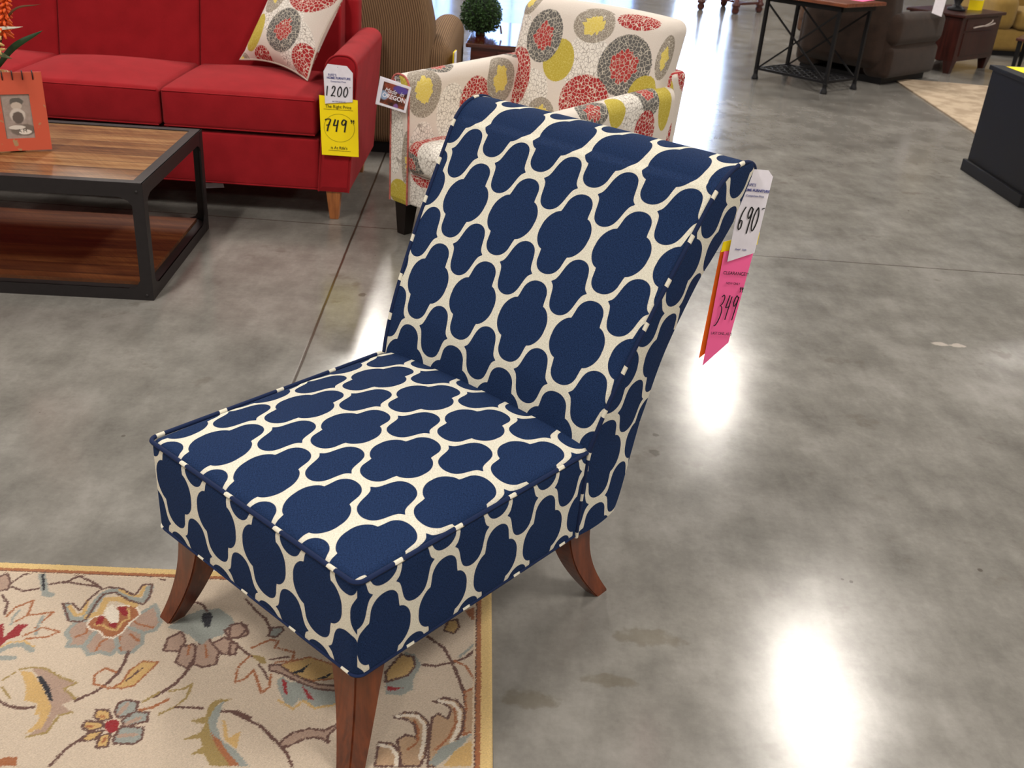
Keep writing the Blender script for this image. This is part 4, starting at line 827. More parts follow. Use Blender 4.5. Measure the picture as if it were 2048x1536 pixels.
# ------------------------------------------------------------------ coffee table
CT = thing('coffee_table', 'low industrial coffee table with plank top, lower shelf and dark iron frame', 'coffee table', (-1.3536, 3.3848, 0), .0635)
TD, TH, TL = .844, .444, 1.35
M_PT = planks('table_top_planks', .094, [(70, 44, 22), (122, 84, 48), (164, 126, 82)], .34)
M_PS = planks('shelf_planks', .094, [(48, 24, 11), (86, 48, 23), (122, 76, 40)], .45)
MB().box(-TL + .04, -.04, .04, TD - .04, TH - .026, TH - .004).build('tabletop', M_PT, CT)
MB().box(-TL + .04, -.04, .04, TD - .04, .040, .058).build('lower_shelf', M_PS, CT)
def frame(name, z0, z1, lip):
    m = MB(); t = .005
    for a in ((-TL, 0, 0, t), (-TL, 0, TD - t, TD), (-TL, -TL + t, 0, TD), (-t, 0, 0, TD)): m.box(a[0], a[1], a[2], a[3], z0, z1)
    zl = (z1 - t, z1) if lip else (z0 + .034, z0 + .04)
    for a in ((-TL, 0, 0, .042), (-TL, 0, TD - .042, TD), (-TL, -TL + .042, .042, TD - .042), (-.042, 0, .042, TD - .042)): m.box(a[0] + (.0005 if a[0] > -TL else 0), a[1] - .0005, a[2] + .0005, a[3] - .0005, zl[0], zl[1])
    return m.build(name, M_IRON, CT)
frame('top_frame', TH - .052, TH, True); frame('shelf_frame', 0.0, .045, True)
for x, y, sx, sy in ((-TL, 0, 1, 1), (0, 0, -1, 1), (-TL, TD, 1, -1), (0, TD, -1, -1)):
    m = MB(); w = .042; t = .006
    xs_ = sorted((x, x + sx * w)); ys_ = sorted((y, y + sy * t)); m.box(xs_[0], xs_[1], ys_[0] - .0008, ys_[1] + .0008, .002, TH - .002)
    xs_ = sorted((x, x + sx * t)); ys_ = sorted((y, y + sy * w)); m.box(xs_[0] - .0008, xs_[1] + .0008, ys_[0], ys_[1], .002, TH - .002)
    leg = m.build('leg', M_IRON, CT)
    for zc, dz in ((TH - .052, -1), (.045, 1)):
        g = MB()
        P = [(x + sx * .04, zc), (x + sx * .085, zc), (x + sx * .055, zc + dz * .012), (x + sx * .04, zc + dz * .035)]
        yy = y + sy * .003
        g.add([(a, yy - .003, b) for a, b in P] + [(a, yy + .003, b) for a, b in P], [(0, 1, 2, 3), (7, 6, 5, 4), (0, 4, 5, 1), (1, 5, 6, 2), (2, 6, 7, 3), (3, 7, 4, 0)])
        P = [(y + sy * .04, zc), (y + sy * .085, zc), (y + sy * .055, zc + dz * .012), (y + sy * .04, zc + dz * .035)]; xx = x + sx * .003
        g.add([(xx - .003, a, b) for a, b in P] + [(xx + .003, a, b) for a, b in P], [(0, 1, 2, 3), (7, 6, 5, 4), (0, 4, 5, 1), (1, 5, 6, 2), (2, 6, 7, 3), (3, 7, 4, 0)])
        g.build('gusset', M_IRON, leg)
    for zz in (TH - .03, .02):
        r = MB(); r.lathe([(.006, 0), (.006, .002), (.003, .004)], seg=8); o = r.build('rivet', M_IRON, leg); o.data.transform(Matrix.Rotation(PI / 2 * (1 if sy > 0 else -1), 4, 'X')); o.location = (x + sx * .022, y - sy * .0008, zz)

# picture frame on the coffee table
PF = thing('picture_frame', 'distressed coral picture frame with wire rings and a sepia photo on the coffee table', 'picture frame', (-1.822, 3.726, .4475), .58)
PF.rotation_euler = (math.radians(-6), 0, .50)
tc = NT('distressed_coral_paint'); nz = tc.noise(tc.obj(), 22, 4, .6); M_CORAL = tc.fin(tc.mix(tc.step(nz, .60, .66), srgb(190, 82, 58), srgb(160, 128, 92)), .6, .3)
fb = MB(); fw, fh = .225, .283; wx0, wx1, wz0, wz1 = -.150, -.052, .045, .205
fb.box(-fw, wx0, 0, .014, 0, fh).box(wx1, 0, 0, .014, 0, fh).box(wx0, wx1, 0, .014, 0, wz0).box(wx0, wx1, 0, .014, wz1, fh); fb.build('frame_board', M_CORAL, PF)
def photo_mat():
    t = NT('sepia_photo'); x, y, z = t.sep(t.obj())
    def blob(cx_, cz, rx, rz):
        a = t.math('DIVIDE', t.math('SUBTRACT', x, cx_), rx); b = t.math('DIVIDE', t.math('SUBTRACT', z, cz), rz)
        return t.step(t.math('ADD', t.math('SQRT', t.math('ADD', t.math('MULTIPLY', a, a), t.math('MULTIPLY', b, b))), t.math('MULTIPLY', t.math('SUBTRACT', nz, .5), .5)), 1.1, .85)
    nz = t.noise(t.obj(), 60, 4, .6)
    c = t.mix(nz, srgb(128, 112, 102), srgb(172, 156, 148))
    for b, col in ((blob(-.098, .178, .024, .014), (92, 86, 80)), (blob(-.100, .163, .018, .014), (186, 170, 156)), (blob(-.100, .128, .026, .026), (196, 184, 174)), (blob(-.100, .120, .020, .022), (96, 84, 78)), (blob(-.088, .075, .044, .022), (110, 98, 90)), (blob(-.108, .085, .028, .008), (206, 196, 186)), (blob(-.085, .068, .022, .010), (214, 204, 194))):
        c = t.mix(b, c, srgb(*col))
    return t.fin(c, .3, .5)
MB().box(wx0 - .002, wx1 + .002, .006, .009, wz0 - .002, wz1 + .002).build('photo', photo_mat(), PF)
text_on('lettering', 'A M', .018, -.092, .066, plain('photo_dark', (70, 62, 56), .5), PF, .0055)
for i in range(6):
    x = -.205 + .034 * i + .004; pts = [(x, .007 + .013 * math.cos(a), fh - .012 + .017 * math.sin(a)) for a in [2 * PI * k / 14 for k in range(15)]]
    MB().tube(pts, .002, 6).build('wire_ring', M_IRON, PF)
MB().hexa([(-.14, .014, .003), (-.09, .014, .003), (-.09, .10, .012), (-.14, .10, .012), (-.14, .014, .010), (-.09, .014, .010), (-.09, .1, .015), (-.14, .1, .015)]).build('easel_foot', M_IRON, PF)

# flower arrangement behind the frame (mostly out of view)
FA = thing('flower_arrangement', 'artificial arrangement of orange blossoms and long green leaves on the coffee table', 'flowers', (-2.07, 3.86, .444))
MB().lathe([(.045, 0), (.07, .03), (.085, .10), (.07, .18), (.045, .23), (.055, .25), (.045, .25), (.035, .22)], seg=24).build('vase', plain('amber_glazed_vase', (150, 100, 60), .25), FA, smooth=True)
M_LEAF = plain('dark_green_leaf', (30, 58, 30), .5); M_PALE = plain('pale_grey_leaf', (196, 192, 176), .5); M_OR = plain('orange_petal', (226, 84, 22), .6, var=.25, sc=60); M_GOLDP = plain('cream_yellow_petal', (224, 190, 120), .6); M_SAGE = plain('sage_leaf', (92, 100, 66), .6); M_STEM = plain('brown_stem', (92, 60, 34), .7)
def leaf(name, a, b, c, w, mat):
    P = spline([a, b, c], 8); V = []; Fc = []; n = len(P)
    for i, p in enumerate(P):
        t = i / (n - 1); ww = w * math.sin(PI * min(1, .12 + .88 * t)) ** .8; d = (P[min(n - 1, i + 1)] - P[max(0, i - 1)]).normalized()
        u = d.cross(Vector((.2, -1, .3))).normalized()
        V += [p - u * ww, p + d.cross(u) * ww * .25, p + u * ww]
    for i in range(n - 1):
        for k in (0, 1): j = 3 * i + k; Fc.append((j, j + 1, j + 4, j + 3))
    o = mesh_obj(name, V, Fc, mat, FA); m = o.modifiers.new('s', 'SOLIDIFY'); m.thickness = .0012; return o
leaf('leaf', (.0, 0, .25), (.17, -.16, .375), (.295, -.175, .445), .012, M_LEAF)
leaf('leaf', (.0, 0, .25), (.10, -.18, .42), (.222, -.17, .452), .008, M_PALE)
leaf('leaf', (.0, 0, .25), (.18, -.17, .49), (.300, -.175, .535), .004, M_STEM)
leaf('leaf', (.0, 0, .24), (.10, -.2, .36), (.185, -.21, .345), .014, M_SAGE)
leaf('leaf', (.0, 0, .25), (-.12, -.1, .42), (-.2, -.12, .55), .012, M_LEAF)
leaf('leaf', (.0, 0, .25), (-.14, .1, .36), (-.26, .1, .40), .014, M_SAGE)
def blossom(c, up, n, mat, L=.03):
    c = Vector(c); up = Vector(up).normalized(); m = MB()
    for k in range(n):
        s = k / n; a = k * 2.4; u = up.orthogonal().normalized(); v = up.cross(u)
        out = (u * math.cos(a) + v * math.sin(a)); base = c + up * (s * .13)
        tip = base + (out * .85 - up * .35) * L * (1.15 - .7 * s); m.tube([base, base.lerp(tip, .55), tip], [.003, .006, .0035], 6)
    m.tube([c - up * .02, c + up * .14], .004, 6)
    return m.build('blossom', mat, FA, smooth=True)
blossom((.140, -.165, .43), (.30, -.02, .95), 42, M_OR, .045); blossom((.05, -.1, .50), (.1, 0, 1), 40, M_OR, .045); blossom((-.08, .02, .50), (-.3, 0, 1), 40, M_OR, .045); blossom((.13, -.2, .37), (.2, -.3, .3), 14, M_GOLDP, .03)
MB().tube(spline([(0, 0, .2), (.08, -.09, .36), (.15, -.16, .46)]), .003, 6).build('stem', M_STEM, FA)
MB().tube(spline([(0, 0, .2), (.03, -.06, .4), (.05, -.1, .52)]), .003, 6).build('stem', M_STEM, FA)
MB().tube(spline([(0, 0, .2), (-.05, 0, .4), (-.08, .02, .52)]), .003, 6).build('stem', M_STEM, FA)

# ------------------------------------------------------------------ patterned armchair
AC = thing('armchair', 'armchair upholstered in cream fabric with red, grey and yellow discs behind the blue chair', 'armchair', (-.615, 4.375, 0), -.72)
ACW, ACD = .92, .92
F_BACK = floral_mat('floral_back_fabric', [('W', .46, .79, .13, .12), ('W', .185, .62, .11, .1), ('W', .02, .86, .08, .1), ('T', .445, .944, .11, .07), ('T', .04, 1.0, .06, .07), ('T', .277, .527, .085, .08), ('Y', .31, .778, .088, .092), ('G', .19, .861, .105, .112), ('R', .075, .66, .09, .135), ('G', .66, .808, .13, .125), ('Y', .785, .70, .07, .085), ('R', .504, .627, .135, .12), ('R', .66, .985, .11, .035), ('T', .85, .86, .05, .09)])
F_ARML = floral_mat('floral_left_arm_fabric', [('W', .25, .37, .09, .13), ('W', .50, .25, .1, .1), ('T', .085, .49, .10, .115), ('R', .40, .39, .10, .12), ('T', .56, .475, .09, .105), ('G', .22, .60, .08, .05), ('R', .02, .70, .05, .08), ('G', .7, .6, .06, .05), ('W', .08, .22, .08, .14), ('R', .3, .9, .12, .12), ('G', .6, .9, .12, .12)])
F_ARMR = floral_mat('floral_right_arm_fabric', [('W', .50, .62, .09, .11), ('G', .26, .62, .09, .07), ('Y', .40, .64, .055, .07), ('T', .36, .52, .08, .05), ('G', .63, .58, .075, .12), ('R', .60, .75, .07, .08), ('Y', .73, .66, .045, .11), ('R', .86, .85, .09, .14), ('W', .3, .85, .12, .12), ('G', .1, .8, .1, .12), ('R', .15, .35, .1, .12)])
F_FRONT = floral_mat('floral_front_fabric', [('W', .035, .44, .055, .16), ('Y', -.065 + .13, .655, .05, .055), ('T', .13, .36, .05, .14), ('Y', .07, .20, .065, .065), ('G', .03, .66, .04, .06)])
F_SEAT = floral_mat('floral_seat_fabric', [('R', .14, .03, .14, .13), ('G', .14, -.09, .12, .05), ('Y', .33, .22, .12, .1), ('T', .6, .1, .12, .12), ('Y', .45, .55, .16, .07), ('R', .7, .45, .12, .12), ('W', .3, .0, .1, .12)])
F_RAIL = floral_mat('floral_rail_fabric', [('W', .16, .20, .07, .09), ('R', .20, .33, .085, .075), ('G', .45, .26, .1, .08), ('Y', .65, .22, .08, .08)])
AAW = .115
arm('arm', arch(AAW, .155, .715, .052, -0.0), 0, .80, F_ARML, AC, 0, mirror=True, capmat=F_FRONT, pipe=plain('coral_cord', (176, 92, 84), .8, var=.4, sc=90), slope=.06)
arm('arm', arch(AAW, .155, .695, .052, .0), 0, .80, F_ARMR, AC, ACW, capmat=F_FRONT, pipe=plain('coral_cord', (176, 92, 84), .8), slope=.06)
soft_box('front_rail', (AAW - .004, ACW - AAW + .004, .01, .78, .155, .30), .012, F_RAIL, AC, n=(12, 8, 4), uvf=lambda f, p: (p.x, p.z) if f[1] != 'z' else (p.x, p.y))
soft_box('seat_cushion', (AAW + .003, ACW - AAW - .003, -.02, .66, .305, .445), .04, F_SEAT, AC, n=(14, 12, 5), crown={'+z': .045, '-y': .02}, uvf=lambda f, p: (p.x, p.y) if f[1] == 'z' else ((p.x, p.z - .445) if f[1] == 'y' else (p.y, p.z)))
def bwarp(p):
    t = max(0, (p.z - .30)) / .7
    x = ACW / 2 + (p.x - ACW / 2) * (1 + .02 * t); return Vector((x, p.y + .20 * t ** 1.2 * .8, p.z))
soft_box('backrest', (.045, ACW - .045, .60, .76, .25, 1.0), .05, F_BACK, AC, n=(18, 5, 20), crown={'-y': .03, '+z': .015}, warp=bwarp, uvf=lambda f, p: (p.x - .045, p.z) if f[1] == 'y' else ((p.x - .045, .99 + (p.y - .6)) if f[1] == 'z' else ((.83 + p.y - .6 if f[0] == '+' else .6 - p.y), p.z)))
soft_box('rear_panel', (.02, ACW - .02, .74, .86, .155, .80), .03, F_ARMR, AC, n=(10, 4, 10), warp=lambda p: Vector((p.x, p.y + max(0, p.z - .3) * .10, p.z)), uvf=lambda f, p: (p.x, p.z) if f[1] != 'x' else (p.y, p.z))
for x, y, dx, dy in ((.055, .05, -.005, -.005), (ACW - .055, .05, .005, -.005), (.06, .80, 0, .03), (ACW - .06, .80, 0, .03)):
    taper_foot(AC, x, y, .16, .038, .024, plain('espresso_foot', (24, 17, 15), .35), dx=dx, dy=dy)

OT = thing('hang_tag', 'small square hang tag reading Made in OREGON on the patterned armchair arm', 'tag', (-.585, 4.285, .690), 0)
OT.rotation_euler = (0, math.radians(11), -.16)
c1 = card('white_border', [(-.062, -.0), (.070, .0), (.068, -.112), (-.062, -.112)], M_WCARD, OT, -.004, .002)
c0 = card('back_card', [(-.072, .004), (.02, .003), (.02, -.112), (-.070, -.116)], M_WCARD, OT, .002, .001)
def oregon_mat():
    t = NT('tag_picture'); x, y, z = t.sep(t.obj()); n = t.noise(t.obj(), 26, 3, .6); n2 = t.noise(t.map(t.obj(), (1, 1, 1), (3, 2, 1)), 30, 2)
    c = t.ramp(n, [(.3, srgb(40, 16, 22)), (.48, srgb(96, 50, 34)), (.6, srgb(150, 70, 50)), (.7, srgb(60, 30, 60))])
    def blob(cx_, cz, rx, rz, col, c):
        a = t.math('DIVIDE', t.math('SUBTRACT', x, cx_), rx); b = t.math('DIVIDE', t.math('SUBTRACT', z, cz), rz)
        f = t.step(t.math('ADD', t.math('SQRT', t.math('ADD', t.math('MULTIPLY', a, a), t.math('MULTIPLY', b, b))), t.math('MULTIPLY', n2, .6)), 1.4, 1.0); return t.mix(f, c, srgb(*col))
    c = blob(.030, -.025, .035, .018, (88, 72, 150), c); c = blob(-.038, -.065, .02, .02, (140, 160, 190), c); c = blob(.045, -.06, .015, .012, (150, 80, 60), c); c = blob(.02, -.1, .012, .014, (130, 90, 150), c)
    return t.fin(c, .35, .5)
card('picture', [(-.050, -.010), (.060, -.010), (.058, -.102), (-.052, -.102)], oregon_mat(), c1, -.0048, .0006)
M_WT = plain('white_print', (232, 228, 236), .5)
text_on('lettering', 'Made  in', .027, .002, -.050, M_WT, c1, -.0054, shear=.35, sx=.92)
text_on('lettering', 'OREGON', .0265, .006, -.073, M_WT, c1, -.0054, sx=.92, bold=.0006)
MB().tube([(.0, -.002, -.002), (-.012, .01, .02), (.004, .03, .012)], .0008, 5).build('string', M_WCARD, OT)

# ------------------------------------------------------------------ tan corduroy sofa seen from behind
TS = thing('sofa', 'tan ribbed corduroy sofa standing with its back to the red sofa', 'sofa', (-.475, 5.735, 0), .0)
soft_box('back', (-2.25, -.11, 0, .24, .06, .93), .07, M_TAN, TS, n=(30, 5, 14), crown={'-y': .015}, warp=lambda p: Vector((p.x - max(0, p.z - .72) * .25, p.y + max(0, p.z - .5) * .12, p.z)))
soft_box('arm', (-.20, 0, .03, .98, .06, .64), .095, M_TAN, TS, n=(5, 12, 10), crown={'+z': .01}, warp=lambda p: Vector((p.x, p.y, p.z + .05 * math.sin(max(0, p.y - .1) * 2.2))))
soft_box('arm', (-2.30, -2.10, .03, .98, .06, .64), .095, M_TAN, TS, n=(5, 12, 10))
soft_box('seat_cushion', (-2.10, -.205, .25, .95, .20, .46), .05, M_TAN, TS, n=(16, 8, 5), crown={'+z': .03})
soft_box('back_cushion', (-2.10, -.22, .20, .42, .46, .98), .08, M_TAN, TS, n=(16, 5, 10), crown={'+y': .05}, warp=lambda p: Vector((p.x, p.y - max(0, p.z - .5) * .05 + .02, p.z)))
MB().box(-2.24, -.05, .05, .93, 0, .065).build('plinth', M_BLACK, TS)
HT = card('hang_tag', [(-.05, 0), (.05, 0), (.05, -.20), (-.05, -.20)], M_YCARD, None, 0, .004); HT.location = (-.462, 5.80, .60); HT.rotation_euler = (0, 0, PI / 2 - .06)
tag(HT, 'yellow and white price tag seen edge-on at the corner of the tan sofa arm', 'price tag')
card('white_card', [(-.05, .0), (.03, .0), (.03, -.18), (-.05, -.18)], M_WCARD, HT, -.006, .002)

# dark end table and topiary ball
ET = thing('side_table', 'dark cherry wood side table with glossy top behind the patterned armchair', 'table', (-.45, 6.46, 0), 0)
MB().box(0, .72, 0, 1.10, .525, .552).build('tabletop', M_GLOSSTOP, ET, bevel=.006)
MB().box(.03, .69, .03, 1.07, .40, .526).build('apron', M_DWOOD, ET, bevel=.003)
MB().box(.20, .52, .018, .031, .42, .51).build('drawer', M_DWOOD, ET, bevel=.003)
MB().box(.04, .68, .05, 1.05, .14, .16).build('lower_shelf', M_DWOOD, ET, bevel=.003)
for x in (.035, .635):
    for y in (.035, 1.015): MB().box(x, x + .05, y, y + .05, 0, .402).build('leg', M_DWOOD, ET, bevel=.003)
TB = thing('topiary_ball', 'round green boxwood topiary ball on the dark side table', 'plant', (-.385, 6.86, .552))
rng = random.Random(5); mb = MB()
for i in range(2600):
    z = rng.uniform(-1, 1); a = rng.uniform(0, 2 * PI); r = .118 + rng.uniform(-.014, .014); s = math.sqrt(1 - z * z)
    n = Vector((s * math.cos(a), s * math.sin(a), z)); c = n * r + Vector((0, 0, .125))
    if c.z < .03: continue
    u = n.orthogonal().normalized(); th = rng.uniform(0, 2 * PI)
    u = (u * math.cos(th) + n.cross(u) * math.sin(th)); d = (n * .8 + u * .7 + Vector((0, 0, rng.uniform(0, .3)))).normalized(); w = d.cross(n).normalized() * .0055; l = d * rng.uniform(.014, .024)
    mb.add([c - w * .3, c + l * .5 - w, c + l, c + l * .5 + w], [(0, 1, 2, 3)])
tg_ = NT('boxwood_leaves'); nz = tg_.noise(tg_.obj(), 60, 3); M_BOX = tg_.fin(tg_.mix(nz, srgb(16, 34, 20), srgb(62, 96, 44)), .6, .3)
mesh_obj('foliage', mb.V, mb.F, M_BOX, TB, smooth=False)
MB().lathe([(.02, .012), (.07, .03), (.104, .08), (.11, .125), (.104, .17), (.07, .215), (.02, .236)], seg=20).build('core', plain('dark_leaf_core', (14, 26, 15), .9), TB, smooth=True)
MB().lathe([(.03, 0), (.035, .004), (.02, .03)], seg=12).build('base', M_STEM, TB)
MB().tube([(.10, -.03, .05), (.13, -.04, .07), (.14, -.04, .02)], .007, 6).build('twig', M_STEM, TB)

# ------------------------------------------------------------------ console table with iron legs
CO = thing('console_table', 'tall narrow table with wooden top and dark iron legs beside the brown recliner', 'table', (1.993, 9.403, 0), -.789)
# local x: 0..0.715 along the front, y: 0..0.50
M_CTOP = wood('worn_table_wood', (58, 26, 18), (136, 72, 40), 0, 1.0, .3, .3)
MB().box(-.06, .80, -.06, .60, .715, .745).build('tabletop', M_CTOP, CO, bevel=.008)
MB().box(0, .74, 0, .012, .67, .715).box(0, .74, .53, .542, .67, .715).box(0, .012, 0, .54, .67, .715).box(.728, .74, 0, .54, .67, .715).build('apron', M_BLACK, CO)
cx1, cy1 = .715, .50
for x, y in ((0, 0), (cx1, 0), (0, cy1), (cx1, cy1)):
    m = MB(); m.box(x - .014, x + .014, y - .014, y + .014, .05, .70); leg = m.build('leg', M_BLACK, CO)
    MB().lathe([(.030, 0), (.030, .012), (.018, .05), (.016, .07), (.02, .08), (.018, .09)], (x, y, 0), 12).build('foot_cap', M_BLACK, leg)
MB().bar((0, 0, .09), (cx1, 0, .66), .013).bar((cx1, 0, .09), (0, 0, .66), .013).build('side_brace', M_BLACK, CO)
MB().bar((0, cy1, .09), (cx1, cy1, .66), .013).bar((cx1, cy1, .09), (0, cy1, .66), .013).build('side_brace', M_BLACK, CO)
m = MB(); m.box(0, cx1, -.008, .008, .085, .105).box(0, cx1, cy1 - .008, cy1 + .008, .085, .105).box(-.008, .008, 0, cy1, .085, .105).box(cx1 - .008, cx1 + .008, 0, cy1, .085, .105)
for i in range(9):
    for j in range(6):
        x, y = .045 + i * .078, .045 + j * .082; m.tube([(x + .034 * math.cos(a), y + .034 * math.sin(a), .095) for a in [PI / 3 * k for k in range(7)]], .005, 5)
m.build('lattice_shelf', M_BLACK, CO)
SG = card('pink_sign', [(-.16, .0), (.16, .0), (.16, .22), (-.16, .22)], M_PCARD, None, 0, .002); SG.location = (2.62, 9.25, .7465); SG.rotation_euler = (math.radians(-88), 0, -.75)
tag(SG, 'bright pink sale sign lying on the wooden top of the iron-legged table', 'sign')

# brown recliner
RC = thing('recliner', 'dark brown plush recliner behind the iron-legged table', 'armchair', (3.17, 9.54, 0), .80)
# local x along the arm side (front), y towards the left-back
soft_box('arm', (.02, 1.03, 0, .24, .05, .60), .09, M_BROWN, RC, n=(12, 5, 8), crown={'-y': .03, '+z': .015}, warp=lambda p: Vector((p.x, p.y, p.z)))
soft_box('lower_side', (.04, 1.00, -.035, .10, .06, .335), .045, M_BROWN, RC, n=(12, 4, 5), crown={'-y': .02})
soft_box('upper_side', (.03, 1.02, -.045, .12, .335, .625), .085, M_BROWN, RC, n=(12, 4, 6), crown={'-y': .02})
soft_box('arm', (.02, 1.03, .72, .96, .05, .60), .09, M_BROWN, RC, n=(12, 5, 8), crown={'+y': .03, '+z': .015})
soft_box('backrest', (-.03, .30, .04, .92, .12, 1.02), .11, M_BROWN, RC, n=(6, 10, 10), crown={'-x': .04}, warp=lambda p: Vector((p.x - max(0, p.z - .6) * .2, p.y, p.z)))
soft_box('seat_cushion', (.2, 1.02, .25, .71, .2, .48), .07, M_BROWN, RC, n=(8, 6, 5), crown={'+z': .03})
MB().box(.08, .95, .03, .9, 0, .06).build('plinth', M_BLACK, RC)
RT = card('white_tag', [(-.06, 0), (.07, 0), (.07, .20), (.02, .22), (-.06, .16)], M_WCARD, None, 0, .002); RT.location = (3.68, 9.94, .615); RT.rotation_euler = (math.radians(-12), math.radians(14), .4)
tag(RT, 'white paper tag leaning on top of the brown recliner arm', 'tag')

# dark end chest with tapered feet
EC = thing('end_chest', 'dark reddish wood end chest with tapered feet right of the brown recliner', 'chest', (4.20, 10.60, 0), .79)
M_CH = wood('red_brown_wood', (36, 12, 9), (66, 25, 18), 2, .8, .35, .2)
MB().box(-.03, .96, -.03, .60, .545, .575).build('chest_top', M_CH, EC, bevel=.008)
MB().box(0, .93, 0, .57, .12, .546).build('body', M_CH, EC, bevel=.004)
MB().box(.10, .83, -.008, .004, .17, .40).build('door', M_CH, EC, bevel=.004)
dr = MB().box(.10, .83, -.008, .004, .415, .53).build('drawer', M_CH, EC, bevel=.004)
MB().tube(spline([(.26, -.02, .445), (.40, -.045, .46), (.55, -.03, .455), (.70, -.04, .475)]), .008, 6).tube(spline([(.48, -.03, .455), (.58, -.05, .49), (.63, -.04, .51)]), .006, 6).build('handle', plain('pale_horn_handle', (190, 176, 168), .4), dr)
for x in (.05, .88):
    for y in (.05, .52): taper_foot(EC, x, y, .125, .05, .03, M_CH)
YS = thing('sale_sign', 'yellow and white sale card standing on the dark end chest', 'sign', (4.53, 11.20, .576), .25)
card('yellow_card', [(-.085, 0), (.085, 0), (.085, .14), (-.085, .14)], M_YCARD, YS, 0, .002); card('white_card', [(-.07, .10), (.07, .10), (.07, .24), (-.07, .24)], M_WCARD, YS, -.004, .002)
LB = thing('table_lamp', 'dark table lamp standing on the end chest behind the yellow sign', 'lamp', (4.27, 11.02, .576))
MB().lathe([(.09, 0), (.09, .02), (.05, .04), (.03, .06), (.06, .14), (.07, .2), (.03, .30), (.02, .42)], seg=20).build('base', M_BLACK, LB, smooth=True)
MB().lathe([(.20, .38), (.12, .66), (.117, .66), (.197, .38)], seg=24).build('lamp_shade', plain('linen_shade', (190, 176, 150), .8), LB, smooth=True)

# olive tan sofa at the right edge
OS = thing('sofa', 'olive-tan plush sofa at the right edge behind the end chest', 'sofa', (5.28, 12.35, 0), .15)
soft_box('base', (0, 1.9, .02, .9, .05, .30), .06, M_OLIVE, OS, n=(14, 8, 4), crown={'-y': .03})
soft_box('arm', (-.02, .26, 0, .95, .28, .66), .1, M_OLIVE, OS, n=(5, 10, 6), crown={'-y': .02})
soft_box('arm', (1.66, 1.92, 0, .95, .28, .66), .1, M_OLIVE, OS, n=(5, 10, 6), crown={'-y': .02})
soft_box('seat_cushion', (.26, 1.66, -.03, .70, .30, .50), .06, M_OLIVE, OS, n=(12, 8, 4), crown={'+z': .03, '-y': .03})
soft_box('backrest', (.05, 1.87, .66, .98, .3, 1.02), .1, M_OLIVE, OS, n=(14, 5, 8), crown={'-y': .05})
MB().box(.08, 1.82, .06, .86, 0, .06).build('plinth', M_BLACK, OS)

# small occasional table at the right edge
OC = thing('occasional_table', 'small dark table with reddish top at the right edge in front of the olive sofa', 'table', (4.92, 10.85, 0), -.55)
MB().box(-.03, .9, -.03, .5, .345, .375).build('tabletop', M_DWOOD, OC, bevel=.006)
for x, y in ((.01, .01), (.86, .01), (.01, .46), (.86, .46)): taper_foot(OC, x, y, .346, .022, .016, M_BLACK)

# black cabinet at the right edge
KB = thing('cabinet', 'low black wooden cabinet with plinth at the right edge', 'cabinet', (2.845, 5.665, 0), .03)
MB().box(0, .55, 0, .80, .07, .635).build('body', M_BLACK, KB, bevel=.004)
MB().box(-.022, .572, -.022, .822, 0, .072).build('plinth', M_BLACK, KB, bevel=.006)
MB().box(-.018, .568, -.018, .818, .632, .66).build('cabinet_top', M_BLACK, KB, bevel=.006)
for z in (.10, .28, .46):
    d = MB().box(.03, .52, -.008, .004, z, z + .165).build('drawer', M_BLACK, KB, bevel=.003)
    MB().lathe([(.008, 0), (.014, .01), (.012, .016)], seg=10).build('knob', M_IRON, d).matrix_local = Matrix.Translation((.275, -.008, z + .085)) @ Matrix.Rotation(PI / 2, 4, 'X')
YP = card('yellow_paper', [(0, 0), (.22, 0), (.22, .30), (0, .30)], M_YCARD, None, 0, .0015); YP.location = (2.90, 6.13, .6625); YP.rotation_euler = (math.radians(-90), 0, .06)
tag(YP, 'bright yellow paper lying on top of the black cabinet', 'paper')

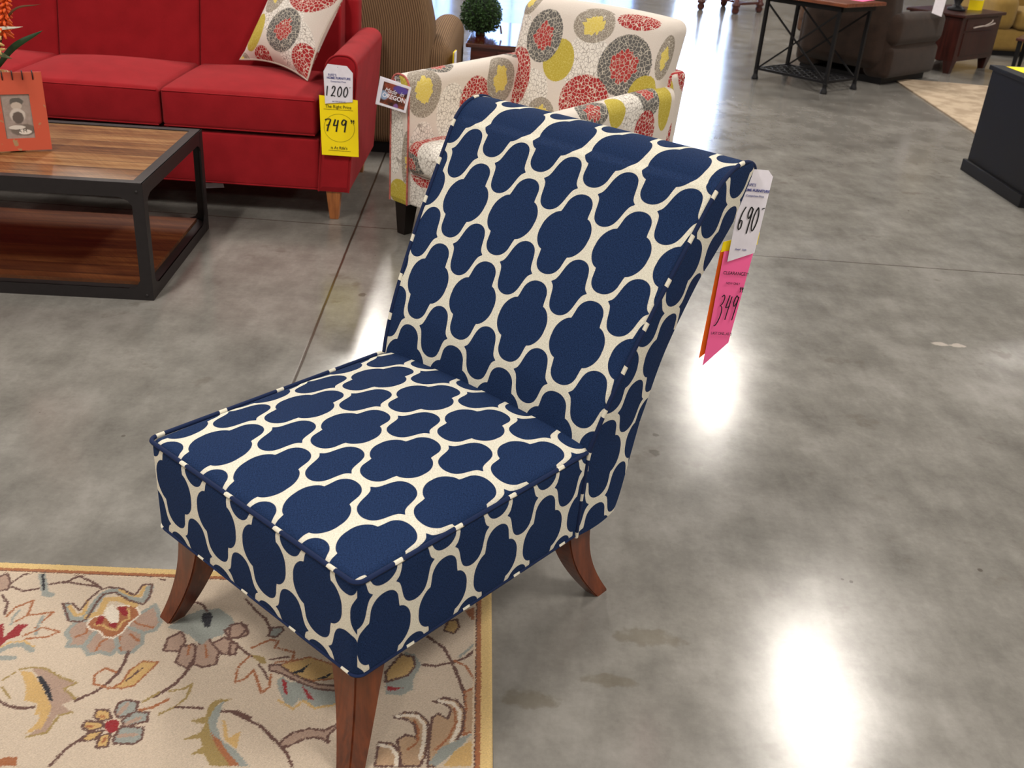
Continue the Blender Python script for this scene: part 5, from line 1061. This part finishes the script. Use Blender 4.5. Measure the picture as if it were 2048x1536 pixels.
# beige rug beyond the black cabinet
tr = NT('beige_pattern_rug'); n1 = tr.noise(tr.obj(), 5, 4, .65); n2 = tr.noise(tr.obj(), 120, 3); M_BR = tr.fin(tr.mix(tr.math('ADD', tr.math('MULTIPLY', tr.step(n1, .42, .6), .7), tr.math('MULTIPLY', n2, .3)), srgb(186, 168, 146), srgb(152, 134, 114)), .95, .1)
R2 = MB().box(0, 2.4, -2.9, 0, 0, .012).build('beige_rug', M_BR, bevel=.004); R2.location = (3.44, 10.02, 0); R2.rotation_euler = (0, 0, -.04)
tag(R2, 'beige mottled rug on the floor behind the black cabinet', 'rug')

# far furniture
PT = thing('pedestal_table', 'dark wooden table with turned feet far off near the shop windows', 'table', (2.24, 14.93, 0), -.0)
feet = [(0, 0), (.44, .74), (.45, -.22), (.86, .22)]
for x, y in feet:
    MB().lathe([(.025, 0), (.045, .015), (.055, .05), (.04, .085), (.06, .10), (.06, .12), (.035, .15), (.03, .30), (.05, .45), (.03, .6), (.04, .70)], (x, y, 0), 14).build('leg', M_DWOOD, PT, smooth=True)
m = MB(); m.bar((0, 0, .13), (.44, .74, .13), .04, .03).bar((.45, -.22, .13), (.86, .22, .13), .04, .03).bar((.22, .37, .13), (.65, 0, .13), .04, .03); m.build('stretcher', M_DWOOD, PT)
MB().hexa([(-.1, .0, .70), (.45, -.35, .70), (1.0, .2, .70), (.44, .88, .70), (-.1, .0, .73), (.45, -.35, .73), (1.0, .2, .73), (.44, .88, .73)]).build('tabletop', M_DWOOD, PT, bevel=.006)
BS = thing('armchair', 'brown upholstered chair far behind the iron-legged table', 'armchair', (3.05, 12.6, 0), -.5)
M_BR2 = weave('mid_brown_fabric', (70, 50, 40), (104, 78, 62), 160)
soft_box('base', (0, .95, 0, .85, .08, .42), .05, M_BR2, BS, n=(8, 8, 4)); soft_box('backrest', (.02, .93, -.06, .16, .2, .95), .07, M_BR2, BS, n=(8, 4, 8))
soft_box('arm', (-.04, .14, 0, .85, .3, .62), .07, M_BR2, BS, n=(4, 8, 4)); soft_box('arm', (.81, .99, 0, .85, .3, .62), .07, M_BR2, BS, n=(4, 8, 4)); MB().box(.05, .9, .04, .8, 0, .085).build('plinth', M_BLACK, BS)
